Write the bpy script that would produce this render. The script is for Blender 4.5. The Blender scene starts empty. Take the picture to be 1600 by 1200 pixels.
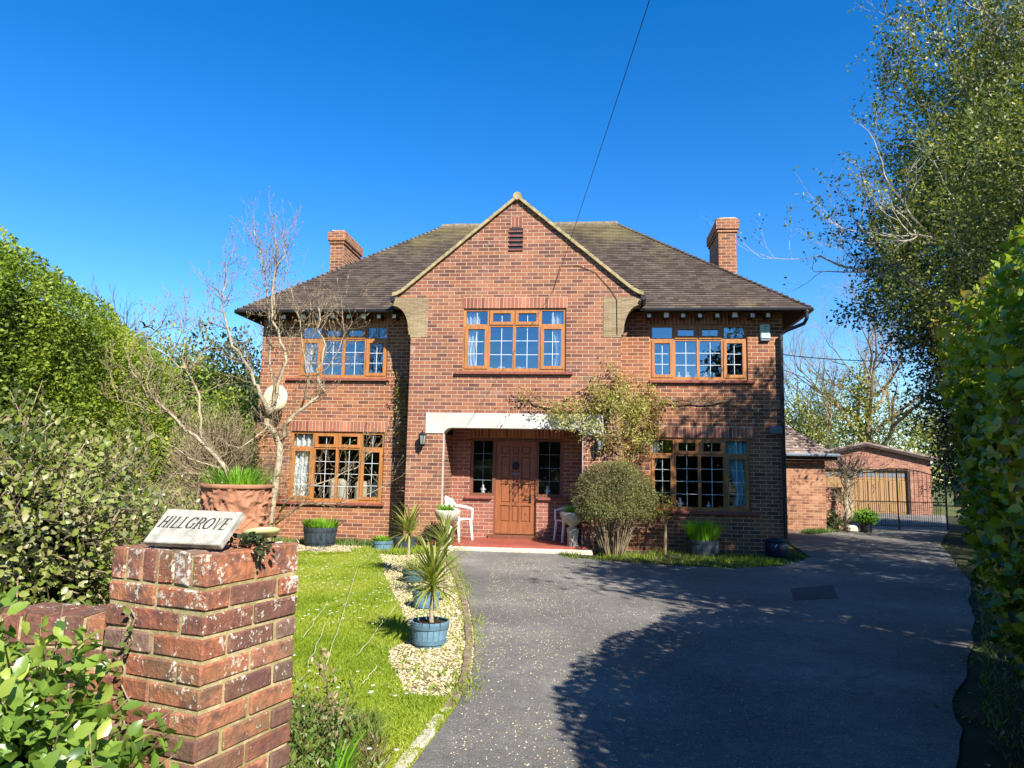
import bpy, math, random
import numpy as np
from mathutils import Vector, Matrix, noise
random.seed(7); RNG = np.random.default_rng(7)
PI = math.pi; R = math.radians
sc = bpy.context.scene; col = sc.collection

# ------------------------------------------------------------------ materials
def mat(name, rough=0.8, spec=0.3):
    m = bpy.data.materials.new(name); m.use_nodes = True
    nt = m.node_tree; b = nt.nodes['Principled BSDF']
    b.inputs['Roughness'].default_value = rough
    b.inputs['Specular IOR Level'].default_value = spec
    return m, nt, b
def N(nt, typ, **kw):
    n = nt.nodes.new(typ)
    for k, v in kw.items():
        if k in n.inputs.keys(): n.inputs[k].default_value = v
        else: setattr(n, k, v)
    return n
def L(nt, a, b): nt.links.new(a, b)
def ramp(nt, fac, stops, interp='LINEAR'):
    r = nt.nodes.new('ShaderNodeValToRGB'); r.color_ramp.interpolation = interp
    e = r.color_ramp.elements
    while len(e) > 1: e.remove(e[-1])
    e[0].position = stops[0][0]; e[0].color = (*stops[0][1], 1)
    for p, c in stops[1:]:
        x = e.new(p); x.color = (*c, 1)
    L(nt, fac, r.inputs['Fac']); return r.outputs['Color']
def noise_tex(nt, vec, scale, detail=4, rough=0.6):
    n = N(nt, 'ShaderNodeTexNoise'); n.inputs['Scale'].default_value = scale
    n.inputs['Detail'].default_value = detail; n.inputs['Roughness'].default_value = rough
    L(nt, vec, n.inputs['Vector']); return n.outputs['Fac']
def mix(nt, fac, a, b, mode='MIX'):
    n = nt.nodes.new('ShaderNodeMix'); n.data_type = 'RGBA'; n.blend_type = mode
    for s, i in ((fac, 0), (a, 6), (b, 7)):
        if hasattr(s, 'links'): L(nt, s, n.inputs[i])
        elif i == 0: n.inputs[0].default_value = s
        else: n.inputs[i].default_value = (*s, 1)
    return n.outputs[2]
def mul(nt, a, b, op='MULTIPLY'):
    n = nt.nodes.new('ShaderNodeMath'); n.operation = op
    for s, i in ((a, 0), (b, 1)):
        if hasattr(s, 'links'): L(nt, s, n.inputs[i])
        else: n.inputs[i].default_value = s
    return n.outputs[0]
def bump(nt, b, h, strength=0.5, dist=0.01):
    n = N(nt, 'ShaderNodeBump'); n.inputs['Strength'].default_value = strength
    n.inputs['Distance'].default_value = dist; L(nt, h, n.inputs['Height']); L(nt, n.outputs[0], b.inputs['Normal'])
def coords(nt, which='UV'):
    return nt.nodes.new('ShaderNodeTexCoord').outputs[which]

def m_plain(name, c, rough=0.7, spec=0.3, var=0.12, scale=8, metal=0, bmp=0.0, coord='Object'):
    m, nt, b = mat(name, rough, spec); v = coords(nt, coord)
    n = noise_tex(nt, v, scale, 5)
    c0 = tuple(x*(1-var) for x in c); c1 = tuple(min(1, x*(1+var)) for x in c)
    L(nt, ramp(nt, n, [(0.3, c0), (0.7, c1)]), b.inputs['Base Color'])
    b.inputs['Metallic'].default_value = metal
    if bmp: bump(nt, b, n, bmp, 0.01)
    return m

def m_brick(name, tones, mortar, w=0.225, h=0.075, ms=0.0055, offset=0.5, lichen=0.0):
    m, nt, b = mat(name, 0.88, 0.15); uv = coords(nt)
    warp = N(nt, 'ShaderNodeTexNoise', Scale=6.0); L(nt, uv, warp.inputs['Vector'])
    va = nt.nodes.new('ShaderNodeVectorMath'); va.operation = 'MULTIPLY_ADD'
    L(nt, warp.outputs['Color'], va.inputs[0]); va.inputs[1].default_value = (0.006, 0.006, 0); L(nt, uv, va.inputs[2])
    br = nt.nodes.new('ShaderNodeTexBrick'); br.offset = offset; br.offset_frequency = 2; br.squash = 1
    for k, v in (('Scale', 1), ('Mortar Size', ms), ('Mortar Smooth', 0.25), ('Bias', 0), ('Brick Width', w), ('Row Height', h)):
        br.inputs[k].default_value = v
    br.inputs['Color1'].default_value = (0, 0, 0, 1); br.inputs['Color2'].default_value = (1, 1, 1, 1); br.inputs['Mortar'].default_value = (.5, .5, .5, 1)
    L(nt, va.outputs[0], br.inputs['Vector'])
    tone = ramp(nt, br.outputs['Color'], tones)
    hs_ = nt.nodes.new('ShaderNodeHueSaturation'); hs_.inputs['Saturation'].default_value = .94; hs_.inputs['Value'].default_value = .95; L(nt, tone, hs_.inputs['Color']); tone = hs_.outputs[0]
    n1 = noise_tex(nt, uv, 45, 5, 0.7); n2 = noise_tex(nt, uv, 1.3, 4, 0.6)
    tone = mix(nt, 1.0, tone, ramp(nt, n1, [(0.25, (.68, .66, .66)), (0.75, (1.2, 1.17, 1.12))]), 'MULTIPLY')
    tone = mix(nt, 1.0, tone, ramp(nt, n2, [(0.3, (.74, .70, .70)), (0.7, (1.18, 1.15, 1.08))]), 'MULTIPLY')
    mo = ramp(nt, n1, [(0.3, tuple(x*.75 for x in mortar)), (0.7, mortar)])
    c = mix(nt, br.outputs['Fac'], tone, mo)
    if lichen:
        n3 = noise_tex(nt, uv, 2.2, 8, 0.75)
        k = ramp(nt, n3, [(0.6, (0, 0, 0)), (0.7, (lichen,)*3)])
        c = mix(nt, k, c, (.42, .36, .30))
    L(nt, c, b.inputs['Base Color'])
    hgt = mul(nt, mul(nt, br.outputs['Fac'], -1.0), mul(nt, n1, 0.35), 'ADD')
    bump(nt, b, hgt, 0.7, 0.008)
    return m
TONES = [(0, (.13, .055, .045)), (.15, (.20, .075, .048)), (.4, (.27, .095, .045)), (.7, (.33, .130, .058)), (.88, (.25, .095, .05)), (1, (.17, .08, .065))]
TONESD = [(0, (.13, .058, .05)), (.3, (.22, .088, .06)), (.7, (.29, .112, .058)), (.9, (.32, .14, .075)), (1, (.17, .09, .075))]
M = {}
M['brick'] = m_brick('brick_wall', TONES, (.56, .40, .235), ms=.0062, lichen=.45)
M['brick_gable'] = m_brick('brick_gable', TONESD, (.53, .39, .25), ms=.006, lichen=.6)
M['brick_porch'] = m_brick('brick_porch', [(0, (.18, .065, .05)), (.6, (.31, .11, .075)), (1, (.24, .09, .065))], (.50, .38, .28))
M['soldier'] = m_brick('brick_soldier', [(0, (.22, .075, .05)), (.5, (.36, .13, .08)), (1, (.42, .18, .10))], (.55, .42, .28), w=0.075, h=0.225, offset=0)
M['corbel'] = m_brick('tile_corbel', [(0, (.29, .22, .12)), (.5, (.40, .32, .19)), (1, (.27, .20, .115))], (.12, .09, .055), w=0.17, h=0.022, ms=0.003)
M['brick_far'] = m_brick('brick_garage', [(0, (.22, .09, .06)), (.5, (.35, .14, .09)), (1, (.40, .19, .12))], (.55, .45, .33))
M['brick_wing'] = m_brick('brick_annexe', [(0, (.20, .085, .05)), (.5, (.34, .15, .08)), (1, (.42, .22, .12))], (.48, .38, .26), lichen=.4)

def m_tiles(name, tones, moss=0.3):
    m, nt, b = mat(name, 0.9, 0.15); uv = coords(nt); ob = coords(nt, 'Object')
    br = nt.nodes.new('ShaderNodeTexBrick'); br.offset = 0.5
    for k, v in (('Scale', 1), ('Mortar Size', 0.003), ('Mortar Smooth', 0.3), ('Brick Width', 0.165), ('Row Height', 0.1)):
        br.inputs[k].default_value = v
    br.inputs['Color1'].default_value = (0, 0, 0, 1); br.inputs['Color2'].default_value = (1, 1, 1, 1); br.inputs['Mortar'].default_value = (0, 0, 0, 1)
    L(nt, uv, br.inputs['Vector'])
    tone = ramp(nt, br.outputs['Color'], tones)
    n1 = noise_tex(nt, ob, 30, 5, 0.7); n2 = noise_tex(nt, ob, 1.2, 6, 0.7)
    tone = mix(nt, 1.0, tone, ramp(nt, n1, [(0.3, (.7, .7, .7)), (0.7, (1.25, 1.22, 1.18))]), 'MULTIPLY')
    sep = nt.nodes.new('ShaderNodeSeparateXYZ'); L(nt, ob, sep.inputs[0])
    zz = nt.nodes.new('ShaderNodeMapRange'); L(nt, sep.outputs[2], zz.inputs[0])
    zz.inputs[1].default_value = 6.3; zz.inputs[2].default_value = 7.8; zz.inputs[3].default_value = 0; zz.inputs[4].default_value = 0.30
    k = ramp(nt, mul(nt, n2, zz.outputs[0], 'ADD'), [(0.56, (0, 0, 0)), (0.85, (moss,)*3)])
    c = mix(nt, k, tone, (.22, .185, .075))
    c = mix(nt, mul(nt, br.outputs['Fac'], 0.8), c, (.03, .027, .025))
    L(nt, c, b.inputs['Base Color']); bump(nt, b, mul(nt, br.outputs['Color'], n1, 'ADD'), 0.5, 0.008)
    return m
M['tiles'] = m_tiles('roof_tiles', [(0, (.052, .040, .033)), (.5, (.082, .062, .050)), (1, (.115, .088, .070))], .55)
M['tiles_far'] = m_tiles('annexe_tiles', [(0, (.14, .10, .085)), (.5, (.22, .165, .14)), (1, (.33, .27, .24))], .5)
M['ridge'] = m_plain('ridge_tile', (.17, .135, .085), .9, .1, .35, 12, bmp=.4)
M['verge'] = m_plain('verge_mortar', (.29, .235, .125), .95, .1, .4, 9, bmp=.5)
M['black'] = m_plain('black_plastic', (.014, .014, .015), .4, .45, .2)
M['darkwood'] = m_plain('dark_soffit', (.045, .030, .024), .8, .2, .3)
M['white'] = m_plain('white_paint', (.75, .74, .72), .6, .3, .06)
M['cream'] = m_plain('cream_fabric', (.62, .54, .40), .9, .1, .12)
M['curtain'] = m_plain('curtain_fabric', (.74, .74, .70), .9, .1, .06, 20)
M['teal_curtain'] = m_plain('teal_curtain', (.28, .50, .50), .9, .1, .1, 20)
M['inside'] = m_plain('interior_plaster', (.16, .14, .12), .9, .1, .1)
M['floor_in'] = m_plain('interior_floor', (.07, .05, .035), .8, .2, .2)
M['redtile'] = m_plain('red_quarry_tile', (.27, .065, .042), .55, .4, .22, 6, bmp=.1)
M['sill'] = m_plain('tile_sill', (.20, .065, .045), .75, .3, .3, 14)
M['iron'] = m_plain('black_iron', (.012, .012, .013), .45, .5, .2, metal=.3)
M['stone'] = m_plain('weathered_stone', (.46, .41, .32), .95, .15, .38, 22, bmp=.8)
M['shade_stone'] = m_plain('pale_concrete', (.55, .53, .48), .9, .2, .2, 14, bmp=.4)
M['soil'] = m_plain('potting_soil', (.05, .035, .022), 1, .1, .5, 40, bmp=.9)
M['lead'] = m_plain('white_glazing_bar', (.72, .74, .76), .5, .4, .03)
M['dish'] = m_plain('beige_dish', (.62, .54, .34), .6, .3, .08)
M['grey'] = m_plain('grey_plastic', (.14, .17, .20), .5, .4, .1)
M['lampglass'] = m_plain('lamp_glass', (.20, .21, .18), .2, .5, .15)

def m_wood(name, c, rough=.45, sx=3, sz=60, stripe=.25):
    m, nt, b = mat(name, rough, .4); v = coords(nt, 'Object')
    mp = nt.nodes.new('ShaderNodeMapping'); mp.inputs['Scale'].default_value = (sz, sz, sx); L(nt, v, mp.inputs[0])
    n = noise_tex(nt, mp.outputs[0], 1.0, 6, .65)
    c0 = tuple(x*(1-stripe*1.4) for x in c); c1 = tuple(x*(1+stripe*.6) for x in c)
    L(nt, ramp(nt, n, [(.3, c0), (.7, c1)]), b.inputs['Base Color']); bump(nt, b, n, .12, .004); return m
M['oak'] = m_wood('golden_oak_frame', (.37, .15, .042), .45, 2, 25, .3)
M['door'] = m_wood('varnished_door', (.26, .09, .034), .42, 3, 45, .28)
M['doorframe'] = m_wood('stained_frame', (.16, .058, .028), .5, 3, 45, .25)
M['garage_door'] = m_wood('garage_door_wood', (.33, .19, .08), .5, 2, 30, .15)

m, nt, b = mat('porch_render', .85, .2); v = coords(nt, 'Object')
n = noise_tex(nt, v, 3.5, 7, .7); mp = nt.nodes.new('ShaderNodeMapping'); mp.inputs['Scale'].default_value = (7, 7, .8); L(nt, v, mp.inputs[0])
n2 = noise_tex(nt, mp.outputs[0], 1.5, 6, .7)
c = mix(nt, ramp(nt, n2, [(.5, (0, 0, 0)), (.75, (.45,)*3)]), ramp(nt, n, [(.3, (.36, .34, .29)), (.6, (.47, .45, .40))]), (.42, .38, .28))
L(nt, c, b.inputs['Base Color']); bump(nt, b, n, .3, .01); M['render'] = m

def m_glass(name, refl=0.34, tint=(.92, .95, .95)):
    m = bpy.data.materials.new(name); m.use_nodes = True; nt = m.node_tree; nt.nodes.clear()
    out = nt.nodes.new('ShaderNodeOutputMaterial'); mx = nt.nodes.new('ShaderNodeMixShader')
    tr = nt.nodes.new('ShaderNodeBsdfTransparent'); tr.inputs[0].default_value = (*tint, 1)
    gl = nt.nodes.new('ShaderNodeBsdfGlossy'); gl.inputs['Roughness'].default_value = .015; gl.inputs['Color'].default_value = (.72, .88, 1, 1)
    lw = nt.nodes.new('ShaderNodeLayerWeight'); lw.inputs['Blend'].default_value = .25
    a = mul(nt, mul(nt, lw.outputs['Fresnel'], .45), refl, 'ADD'); L(nt, a, mx.inputs[0])
    v = coords(nt, 'Object'); nn = noise_tex(nt, v, 2.2, 2, .5); bp = nt.nodes.new('ShaderNodeBump')
    bp.inputs['Strength'].default_value = .12; bp.inputs['Distance'].default_value = .03; L(nt, nn, bp.inputs['Height']); L(nt, bp.outputs[0], gl.inputs['Normal'])
    L(nt, tr.outputs[0], mx.inputs[1]); L(nt, gl.outputs[0], mx.inputs[2]); L(nt, mx.outputs[0], out.inputs[0]); return m
M['glass'] = m_glass('window_glass', .26); M['glass_low'] = m_glass('window_glass_ground', .06)

def m_leaf(name, cols, trans=.3, rough=.42, spec=.45, tcol=None):
    """per-leaf attribute 'var' picks a tone; thin leaves also let light through"""
    m = bpy.data.materials.new(name); m.use_nodes = True; nt = m.node_tree; b = nt.nodes['Principled BSDF']
    b.inputs['Roughness'].default_value = rough; b.inputs['Specular IOR Level'].default_value = spec
    at = nt.nodes.new('ShaderNodeAttribute'); at.attribute_name = 'var'
    k = len(cols); c = ramp(nt, at.outputs['Fac'], [(i/(k-1), cc) for i, cc in enumerate(cols)])
    L(nt, c, b.inputs['Base Color'])
    tl = nt.nodes.new('ShaderNodeBsdfTranslucent'); L(nt, mix(nt, 1.0, c, tcol or (1.5, 1.7, .7), 'MULTIPLY'), tl.inputs[0])
    mx = nt.nodes.new('ShaderNodeMixShader'); mx.inputs[0].default_value = trans
    L(nt, b.outputs[0], mx.inputs[1]); L(nt, tl.outputs[0], mx.inputs[2]); L(nt, mx.outputs[0], nt.nodes['Material Output'].inputs[0])
    return m
M['lf_laurel'] = m_leaf('hedge_leaf_laurel', [(.03, .06, .008), (.08, .145, .013), (.16, .25, .02), (.34, .38, .035), (.17, .11, .03)], .36, .34, .5)
M['lf_hedge'] = m_leaf('tall_hedge_leaf', [(.06, .10, .012), (.13, .19, .018), (.22, .29, .025), (.34, .37, .04)], .34, .5, .35)
M['lf_shrub'] = m_leaf('shrub_leaf', [(.05, .07, .018), (.11, .145, .022), (.20, .24, .035), (.30, .27, .12), (.14, .17, .085)], .28, .38, .5)
M['lf_viburnum'] = m_leaf('viburnum_leaf', [(.06, .12, .022), (.12, .20, .03), (.21, .30, .045), (.36, .38, .07)], .34, .33, .55)
M['lf_dark'] = m_leaf('evergreen_leaf', [(.010, .020, .008), (.022, .038, .012), (.045, .062, .016), (.085, .10, .025)], .18, .5, .3)
M['lf_olive'] = m_leaf('olive_leaf', [(.04, .055, .010), (.085, .115, .018), (.17, .185, .03), (.32, .29, .055)], .28, .45, .4)
M['lf_ivy'] = m_leaf('ivy_leaf', [(.035, .065, .014), (.07, .11, .02), (.13, .17, .03)], .2, .4, .45)
M['lf_climb'] = m_leaf('climber_leaf', [(.14, .07, .025), (.28, .19, .05), (.28, .29, .05), (.42, .39, .11), (.20, .24, .05)], .35, .45, .3)
M['lf_yellow'] = m_leaf('yellow_leaf', [(.16, .20, .02), (.28, .32, .03), (.38, .36, .04)], .3)
M['lf_bush'] = m_leaf('clipped_bush_leaf', [(.06, .06, .018), (.11, .115, .03), (.17, .16, .05), (.13, .16, .035)], .22, .5, .35)
M['lf_grass'] = m_leaf('grass_blade', [(.13, .20, .012), (.20, .27, .016), (.29, .34, .03), (.38, .36, .09)], .35, .5, .3)
M['lf_tuft'] = m_leaf('bright_tuft', [(.10, .24, .02), (.17, .36, .02), (.28, .45, .04)], .4, .45, .4)
M['lf_palm'] = m_leaf('cordyline_leaf', [(.11, .14, .02), (.22, .25, .04), (.36, .36, .10), (.14, .18, .03)], .3, .38, .5)
M['lf_dry'] = m_leaf('dry_stalk', [(.22, .16, .08), (.34, .27, .14), (.12, .08, .04)], .2)
M['lf_weed'] = m_leaf('weed_leaf', [(.035, .075, .02), (.08, .14, .025), (.16, .21, .04), (.12, .06, .04)], .28)

def m_bark(name, c0, c1, scale=18):
    m, nt, b = mat(name, .9, .15); v = coords(nt, 'Object'); n = noise_tex(nt, v, scale, 6, .7)
    L(nt, ramp(nt, n, [(.3, c0), (.42, tuple((a+q*1.5)/2.5 for a, q in zip(c1, c0))), (.65, c1)]), b.inputs['Base Color']); bump(nt, b, n, 1, .025); return m
M['bark'] = m_bark('brown_bark', (.07, .05, .035), (.20, .155, .11))
M['bark_pale'] = m_bark('pale_bark', (.17, .13, .08), (.42, .35, .24), 14)
M['bark_grey'] = m_bark('grey_bark', (.16, .14, .11), (.38, .34, .27), 10)
M['twig'] = m_bark('twig_bark', (.12, .085, .05), (.30, .23, .14), 6)
M['twig_dark'] = m_bark('thin_dark_twig', (.045, .038, .04), (.13, .11, .11), 6)
M['core'] = m_plain('foliage_shade_core', (.020, .022, .010), 1, .05, .5, 9, bmp=1)  # near-black tone for the light-blocking bodies added inside foliage

# ------------------------------------------------------------------ mesh tools
class MB:
    def __init__(s): s.v = []; s.f = []; s.uv = {}; s.uo = (0, 0)
    def face(s, pts, uv=None):
        i = len(s.v); s.v += [tuple(p) for p in pts]; s.f.append(tuple(range(i, i+len(pts))))
        if uv: s.uv[len(s.f)-1] = uv
    def add(s, v, f, mx=None):
        i = len(s.v); s.v += [tuple(mx @ Vector(p)) if mx else tuple(p) for p in v]; s.f += [tuple(k+i for k in q) for q in f]
    def box(s, x0, x1, y0, y1, z0, z1, mx=None):
        v = [(x, y, z) for z in (z0, z1) for y in (y0, y1) for x in (x0, x1)]
        s.add(v, [(0, 2, 3, 1), (4, 5, 7, 6), (0, 1, 5, 4), (1, 3, 7, 5), (3, 2, 6, 7), (2, 0, 4, 6)], mx)
    def cbox(s, x0, x1, y0, y1, z0, z1, c=0.004, j=0.0, mx=None):
        """box with chamfered edges, corners jittered"""
        V = {}; v = []
        for ix, X in enumerate((x0, x1)):
            for iy, Y in enumerate((y0, y1)):
                for iz, Z in enumerate((z0, z1)):
                    d = [random.uniform(-j, j) for _ in range(3)]
                    sx, sy, sz = (c if ix == 0 else -c), (c if iy == 0 else -c), (c if iz == 0 else -c)
                    for a, p in (('x', (X, Y+sy, Z+sz)), ('y', (X+sx, Y, Z+sz)), ('z', (X+sx, Y+sy, Z))):
                        V[(ix, iy, iz, a)] = len(v); v.append(tuple(p[k]+d[k] for k in range(3)))
        f = []
        for ix in (0, 1):
            q = [V[(ix, a, bb, 'x')] for a, bb in ((0, 0), (1, 0), (1, 1), (0, 1))]; f.append(q if ix else q[::-1])
            q = [V[(a, ix, bb, 'y')] for a, bb in ((0, 0), (1, 0), (1, 1), (0, 1))]; f.append(q[::-1] if ix else q)
            q = [V[(a, bb, ix, 'z')] for a, bb in ((0, 0), (1, 0), (1, 1), (0, 1))]; f.append(q if ix else q[::-1])
        for a in (0, 1):
            for bb in (0, 1):
                f.append([V[(a, bb, 0, 'x')], V[(a, bb, 1, 'x')], V[(a, bb, 1, 'y')], V[(a, bb, 0, 'y')]])
                f.append([V[(a, 0, bb, 'x')], V[(a, 1, bb, 'x')], V[(a, 1, bb, 'z')], V[(a, 0, bb, 'z')]])
                f.append([V[(0, a, bb, 'y')], V[(1, a, bb, 'y')], V[(1, a, bb, 'z')], V[(0, a, bb, 'z')]])
        for k in [(a, bb, cc) for a in (0, 1) for bb in (0, 1) for cc in (0, 1)]: f.append([V[(*k, t)] for t in 'xyz'])
        s.add(v, f, mx)
    def lathe(s, prof, n=20, mx=None, a0=0, cap=True):
        v = []; f = []
        for r, z in prof:
            for k in range(n): v.append((r*math.cos(a0+2*PI*k/n), r*math.sin(a0+2*PI*k/n), z))
        for i in range(len(prof)-1):
            for k in range(n): f.append((i*n+k, i*n+(k+1) % n, (i+1)*n+(k+1) % n, (i+1)*n+k))
        if cap: f.append(tuple(range(n))[::-1]); f.append(tuple((len(prof)-1)*n+k for k in range(n)))
        s.add(v, f, mx)
    def tube(s, pts, rad, n=6, mx=None, cap=True):
        pts = [Vector(p) for p in pts]; m = len(pts)
        if not hasattr(rad, '__len__'): rad = [rad]*m
        v = []; f = []; up = Vector((.31, .17, .93)).normalized()
        for i, p in enumerate(pts):
            t = (pts[min(i+1, m-1)]-pts[max(i-1, 0)])
            t = t.normalized() if t.length > 1e-9 else Vector((0, 0, 1))
            a = t.cross(up)
            if a.length < .05: a = t.cross(Vector((1, 0, 0)))
            a.normalize(); bb = t.cross(a)
            for k in range(n):
                q = p+(a*math.cos(2*PI*k/n)+bb*math.sin(2*PI*k/n))*rad[i]; v.append(tuple(q))
        for i in range(m-1):
            for k in range(n): f.append((i*n+k, i*n+(k+1) % n, (i+1)*n+(k+1) % n, (i+1)*n+k))
        if cap: f.append(tuple(range(n))[::-1]); f.append(tuple((m-1)*n+k for k in range(n)))
        s.add(v, f, mx)
    def prism(s, poly, y0, y1):
        """poly in x,z extruded along y"""
        n = len(poly); v = [(x, y0, z) for x, z in poly]+[(x, y1, z) for x, z in poly]
        f = [tuple(range(n)), tuple(range(2*n-1, n-1, -1))]+[(i, (i+1) % n+0, (i+1) % n+n, i+n)[::-1] for i in range(n)]
        s.add(v, f)
    def prismz(s, poly, z0, z1):
        n = len(poly); v = [(x, y, z0) for x, y in poly]+[(x, y, z1) for x, y in poly]
        f = [tuple(range(n))[::-1], tuple(range(n, 2*n))]+[(i, (i+1) % n, (i+1) % n+n, i+n) for i in range(n)]
        s.add(v, f)
    def build(s, name, m, parent=None, smooth=False, loc=None, rz=None):
        me = bpy.data.meshes.new(name); me.from_pydata(s.v, [], s.f); me.materials.append(m)
        uvl = me.uv_layers.new(name='UVMap').data; co = s.v; ox, oz = s.uo
        for p in me.polygons:
            if p.index in s.uv:
                for li, q in zip(p.loop_indices, s.uv[p.index]): uvl[li].uv = q
                continue
            n = p.normal; ax = max(range(3), key=lambda k: abs(n[k]))
            for li in p.loop_indices:
                x, y, z = co[me.loops[li].vertex_index]
                uvl[li].uv = (y-ox, z-oz) if ax == 0 else (x-ox, z-oz) if ax == 1 else (x-ox, y)
        if smooth: me.polygons.foreach_set('use_smooth', [True]*len(me.polygons))
        o = bpy.data.objects.new(name, me); col.objects.link(o)
        if parent: o.parent = parent
        if loc is not None: o.location = loc
        if rz is not None: o.rotation_euler.z = rz
        return o
def tag(o, label=None, cat=None, group=None, kind=None):
    if label: o['label'] = label
    if cat: o['category'] = cat
    if group: o['group'] = group
    if kind: o['kind'] = kind
    return o
def empty(name, loc=(0, 0, 0), rz=0, label=None, cat=None, group=None):
    o = bpy.data.objects.new(name, None); col.objects.link(o); o.location = loc; o.rotation_euler.z = rz
    o.empty_display_size = .1
    return tag(o, label, cat, group)
def copy_tree(o, parent=None):
    c = o.copy(); col.objects.link(c); c.parent = parent
    for ch in list(o.children): copy_tree(ch, c)
    return c

# leaves: one mesh of many small leaf faces
T_FULL = (np.array([(0, 0, 0), (0, .32, .02), (0, .68, 0), (0, 1, -.08), (-.5, .34, .10), (-.42, .70, .06), (.5, .34, .10), (.42, .70, .06)], float),
          [(0, 1, 4), (0, 6, 1), (1, 2, 5, 4), (1, 6, 7, 2), (2, 3, 5), (2, 7, 3)])
T_SMALL = (np.array([(0, 0, 0), (-.5, .5, .08), (0, 1, 0), (.5, .5, .08)], float), [(0, 2, 1), (0, 3, 2)])
T_BLADE = (np.array([(-.5, 0, 0), (.5, 0, 0), (0, 1, 0)], float), [(0, 1, 2)])
T_CURVE = (np.array([(-.35, 0, 0), (.35, 0, 0), (-.5, .4, .02), (.5, .4, .02), (-.3, .75, -.06), (.3, .75, -.06), (0, 1, -.20)], float), [(0, 1, 3, 2), (2, 3, 5, 4), (4, 5, 6)])
def unit(a): return a/np.maximum(np.linalg.norm(a, axis=1, keepdims=True), 1e-9)
def leaves(name, m, P, D, Nn, Ln, w=.55, T=T_SMALL, var=None, parent=None):
    P = np.asarray(P, float); n = len(P); Y = unit(np.asarray(D, float)); Nn = np.asarray(Nn, float)
    Z = unit(Nn-(Nn*Y).sum(1, keepdims=True)*Y); X = np.cross(Y, Z)
    Ln = np.broadcast_to(np.asarray(Ln, float), (n,)); W = Ln*w
    t, F = T; k = len(t)
    V = (P[:, None, :]+t[None, :, 0, None]*(X*W[:, None])[:, None, :]+t[None, :, 1, None]*(Y*Ln[:, None])[:, None, :]+t[None, :, 2, None]*(Z*Ln[:, None])[:, None, :]).reshape(-1, 3)
    me = bpy.data.meshes.new(name); me.vertices.add(n*k); me.vertices.foreach_set('co', V.astype(np.float32).ravel())
    lens = np.array([len(f) for f in F]); flat = np.concatenate([np.array(f) for f in F])
    loops = (flat[None, :]+(np.arange(n)*k)[:, None]).ravel()
    tot = np.tile(lens, n); st = np.concatenate([[0], np.cumsum(tot)[:-1]])
    me.loops.add(len(loops)); me.loops.foreach_set('vertex_index', loops.astype(np.int32))
    me.polygons.add(len(tot)); me.polygons.foreach_set('loop_start', st.astype(np.int32)); me.polygons.foreach_set('loop_total', tot.astype(np.int32))
    me.update(calc_edges=True)
    if var is None: var = RNG.random(n)
    a = me.attributes.new('var', 'FLOAT', 'POINT'); a.data.foreach_set('value', np.repeat(np.clip(var, 0, 1), k).astype(np.float32))
    me.materials.append(m); o = bpy.data.objects.new(name, me); col.objects.link(o)
    if parent: o.parent = parent
    return o
def nz(P, s, off=0.0):
    return np.array([noise.noise((p[0]*s+off, p[1]*s+off*.7, p[2]*s-off)) for p in P])
def rdir(n): return unit(RNG.normal(size=(n, 3)))
def leafset(name, m, P, Nn, size, w=.55, T=T_SMALL, parent=None, out=.9, up=.35, clump=1.2, vb=0.0, top_light=0):
    """leaves at P, leaning out along Nn"""
    P = np.asarray(P); n = len(P)
    D = unit(Nn*out*.6+rdir(n)+np.array([0, 0, up])*.5); F = unit(Nn*out+rdir(n)*.7+np.array([0, 0, up]))
    var = .45+.7*nz(P, clump)+RNG.normal(size=n)*.2+vb
    if top_light: var += top_light*np.clip((P[:, 2]-P[:, 2].max()*.72)/(P[:, 2].max()*.28), 0, 1)  # paints sunlit tops and yellow new growth into the upper leaf tones
    return leaves(name, m, P, D, F, size*RNG.uniform(.55, 1.3, n), w, T, var, parent)
def blob(n, c, r, amp=.18, fs=1.3, depth=.35, zmin=-1, off=0, squash=1.0):
    """points in the outer shell of a lumpy ellipsoid"""
    d = rdir(int(n*1.6)); d = d[d[:, 2] > zmin][:n]; n = len(d)
    k = 1+amp*2*nz(d*2.0, fs, off)+amp*nz(d*5.0, fs, off+9)
    k = k*(1-depth*RNG.random(n)**1.6)
    return np.array(c)+d*np.array(r)*k[:, None], d

# branches
def branch(out, tips, p, d, ln, r, lvl, maxl, spread=.6, up=.15, nseg=4, kids=(3, 5), shrink=.62, wob=.22, rs=.6):
    pts = [p]; rad = [r]; d = d.normalized()
    for i in range(nseg):
        d = (d+Vector([random.gauss(0, wob) for _ in range(3)])+Vector((0, 0, up))).normalized()
        p = p+d*(ln/nseg); pts.append(p); rad.append(max(r*(1-(1-rs)*(i+1)/nseg), .0015))
    out.append((pts, rad, lvl))
    if lvl >= maxl: tips.append((pts[-1], d)); tips.append((pts[len(pts)//2], d)); return
    for k in range(random.randint(*kids)):
        t = random.uniform(.3, 1.0) if k else 1.0
        i = min(int(t*nseg), nseg-1); q = pts[i].lerp(pts[i+1], t*nseg-i)
        ax = Vector([random.gauss(0, 1) for _ in range(3)]).normalized()
        nd = (d+ax*spread*(0.55 if k == 0 else 1.3)).normalized()
        branch(out, tips, q, nd, ln*shrink*random.uniform(.7, 1.25), rad[min(i+1, nseg)]*random.uniform(.55, .8), lvl+1, maxl, spread, up, nseg, kids, shrink, wob, rs)
def tubes(mb, out, sides=(8, 6, 4, 3, 3, 3, 3)):
    for pts, rad, lvl in out: mb.tube(pts, rad, sides[min(lvl, len(sides)-1)], cap=lvl < 2)

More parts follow.
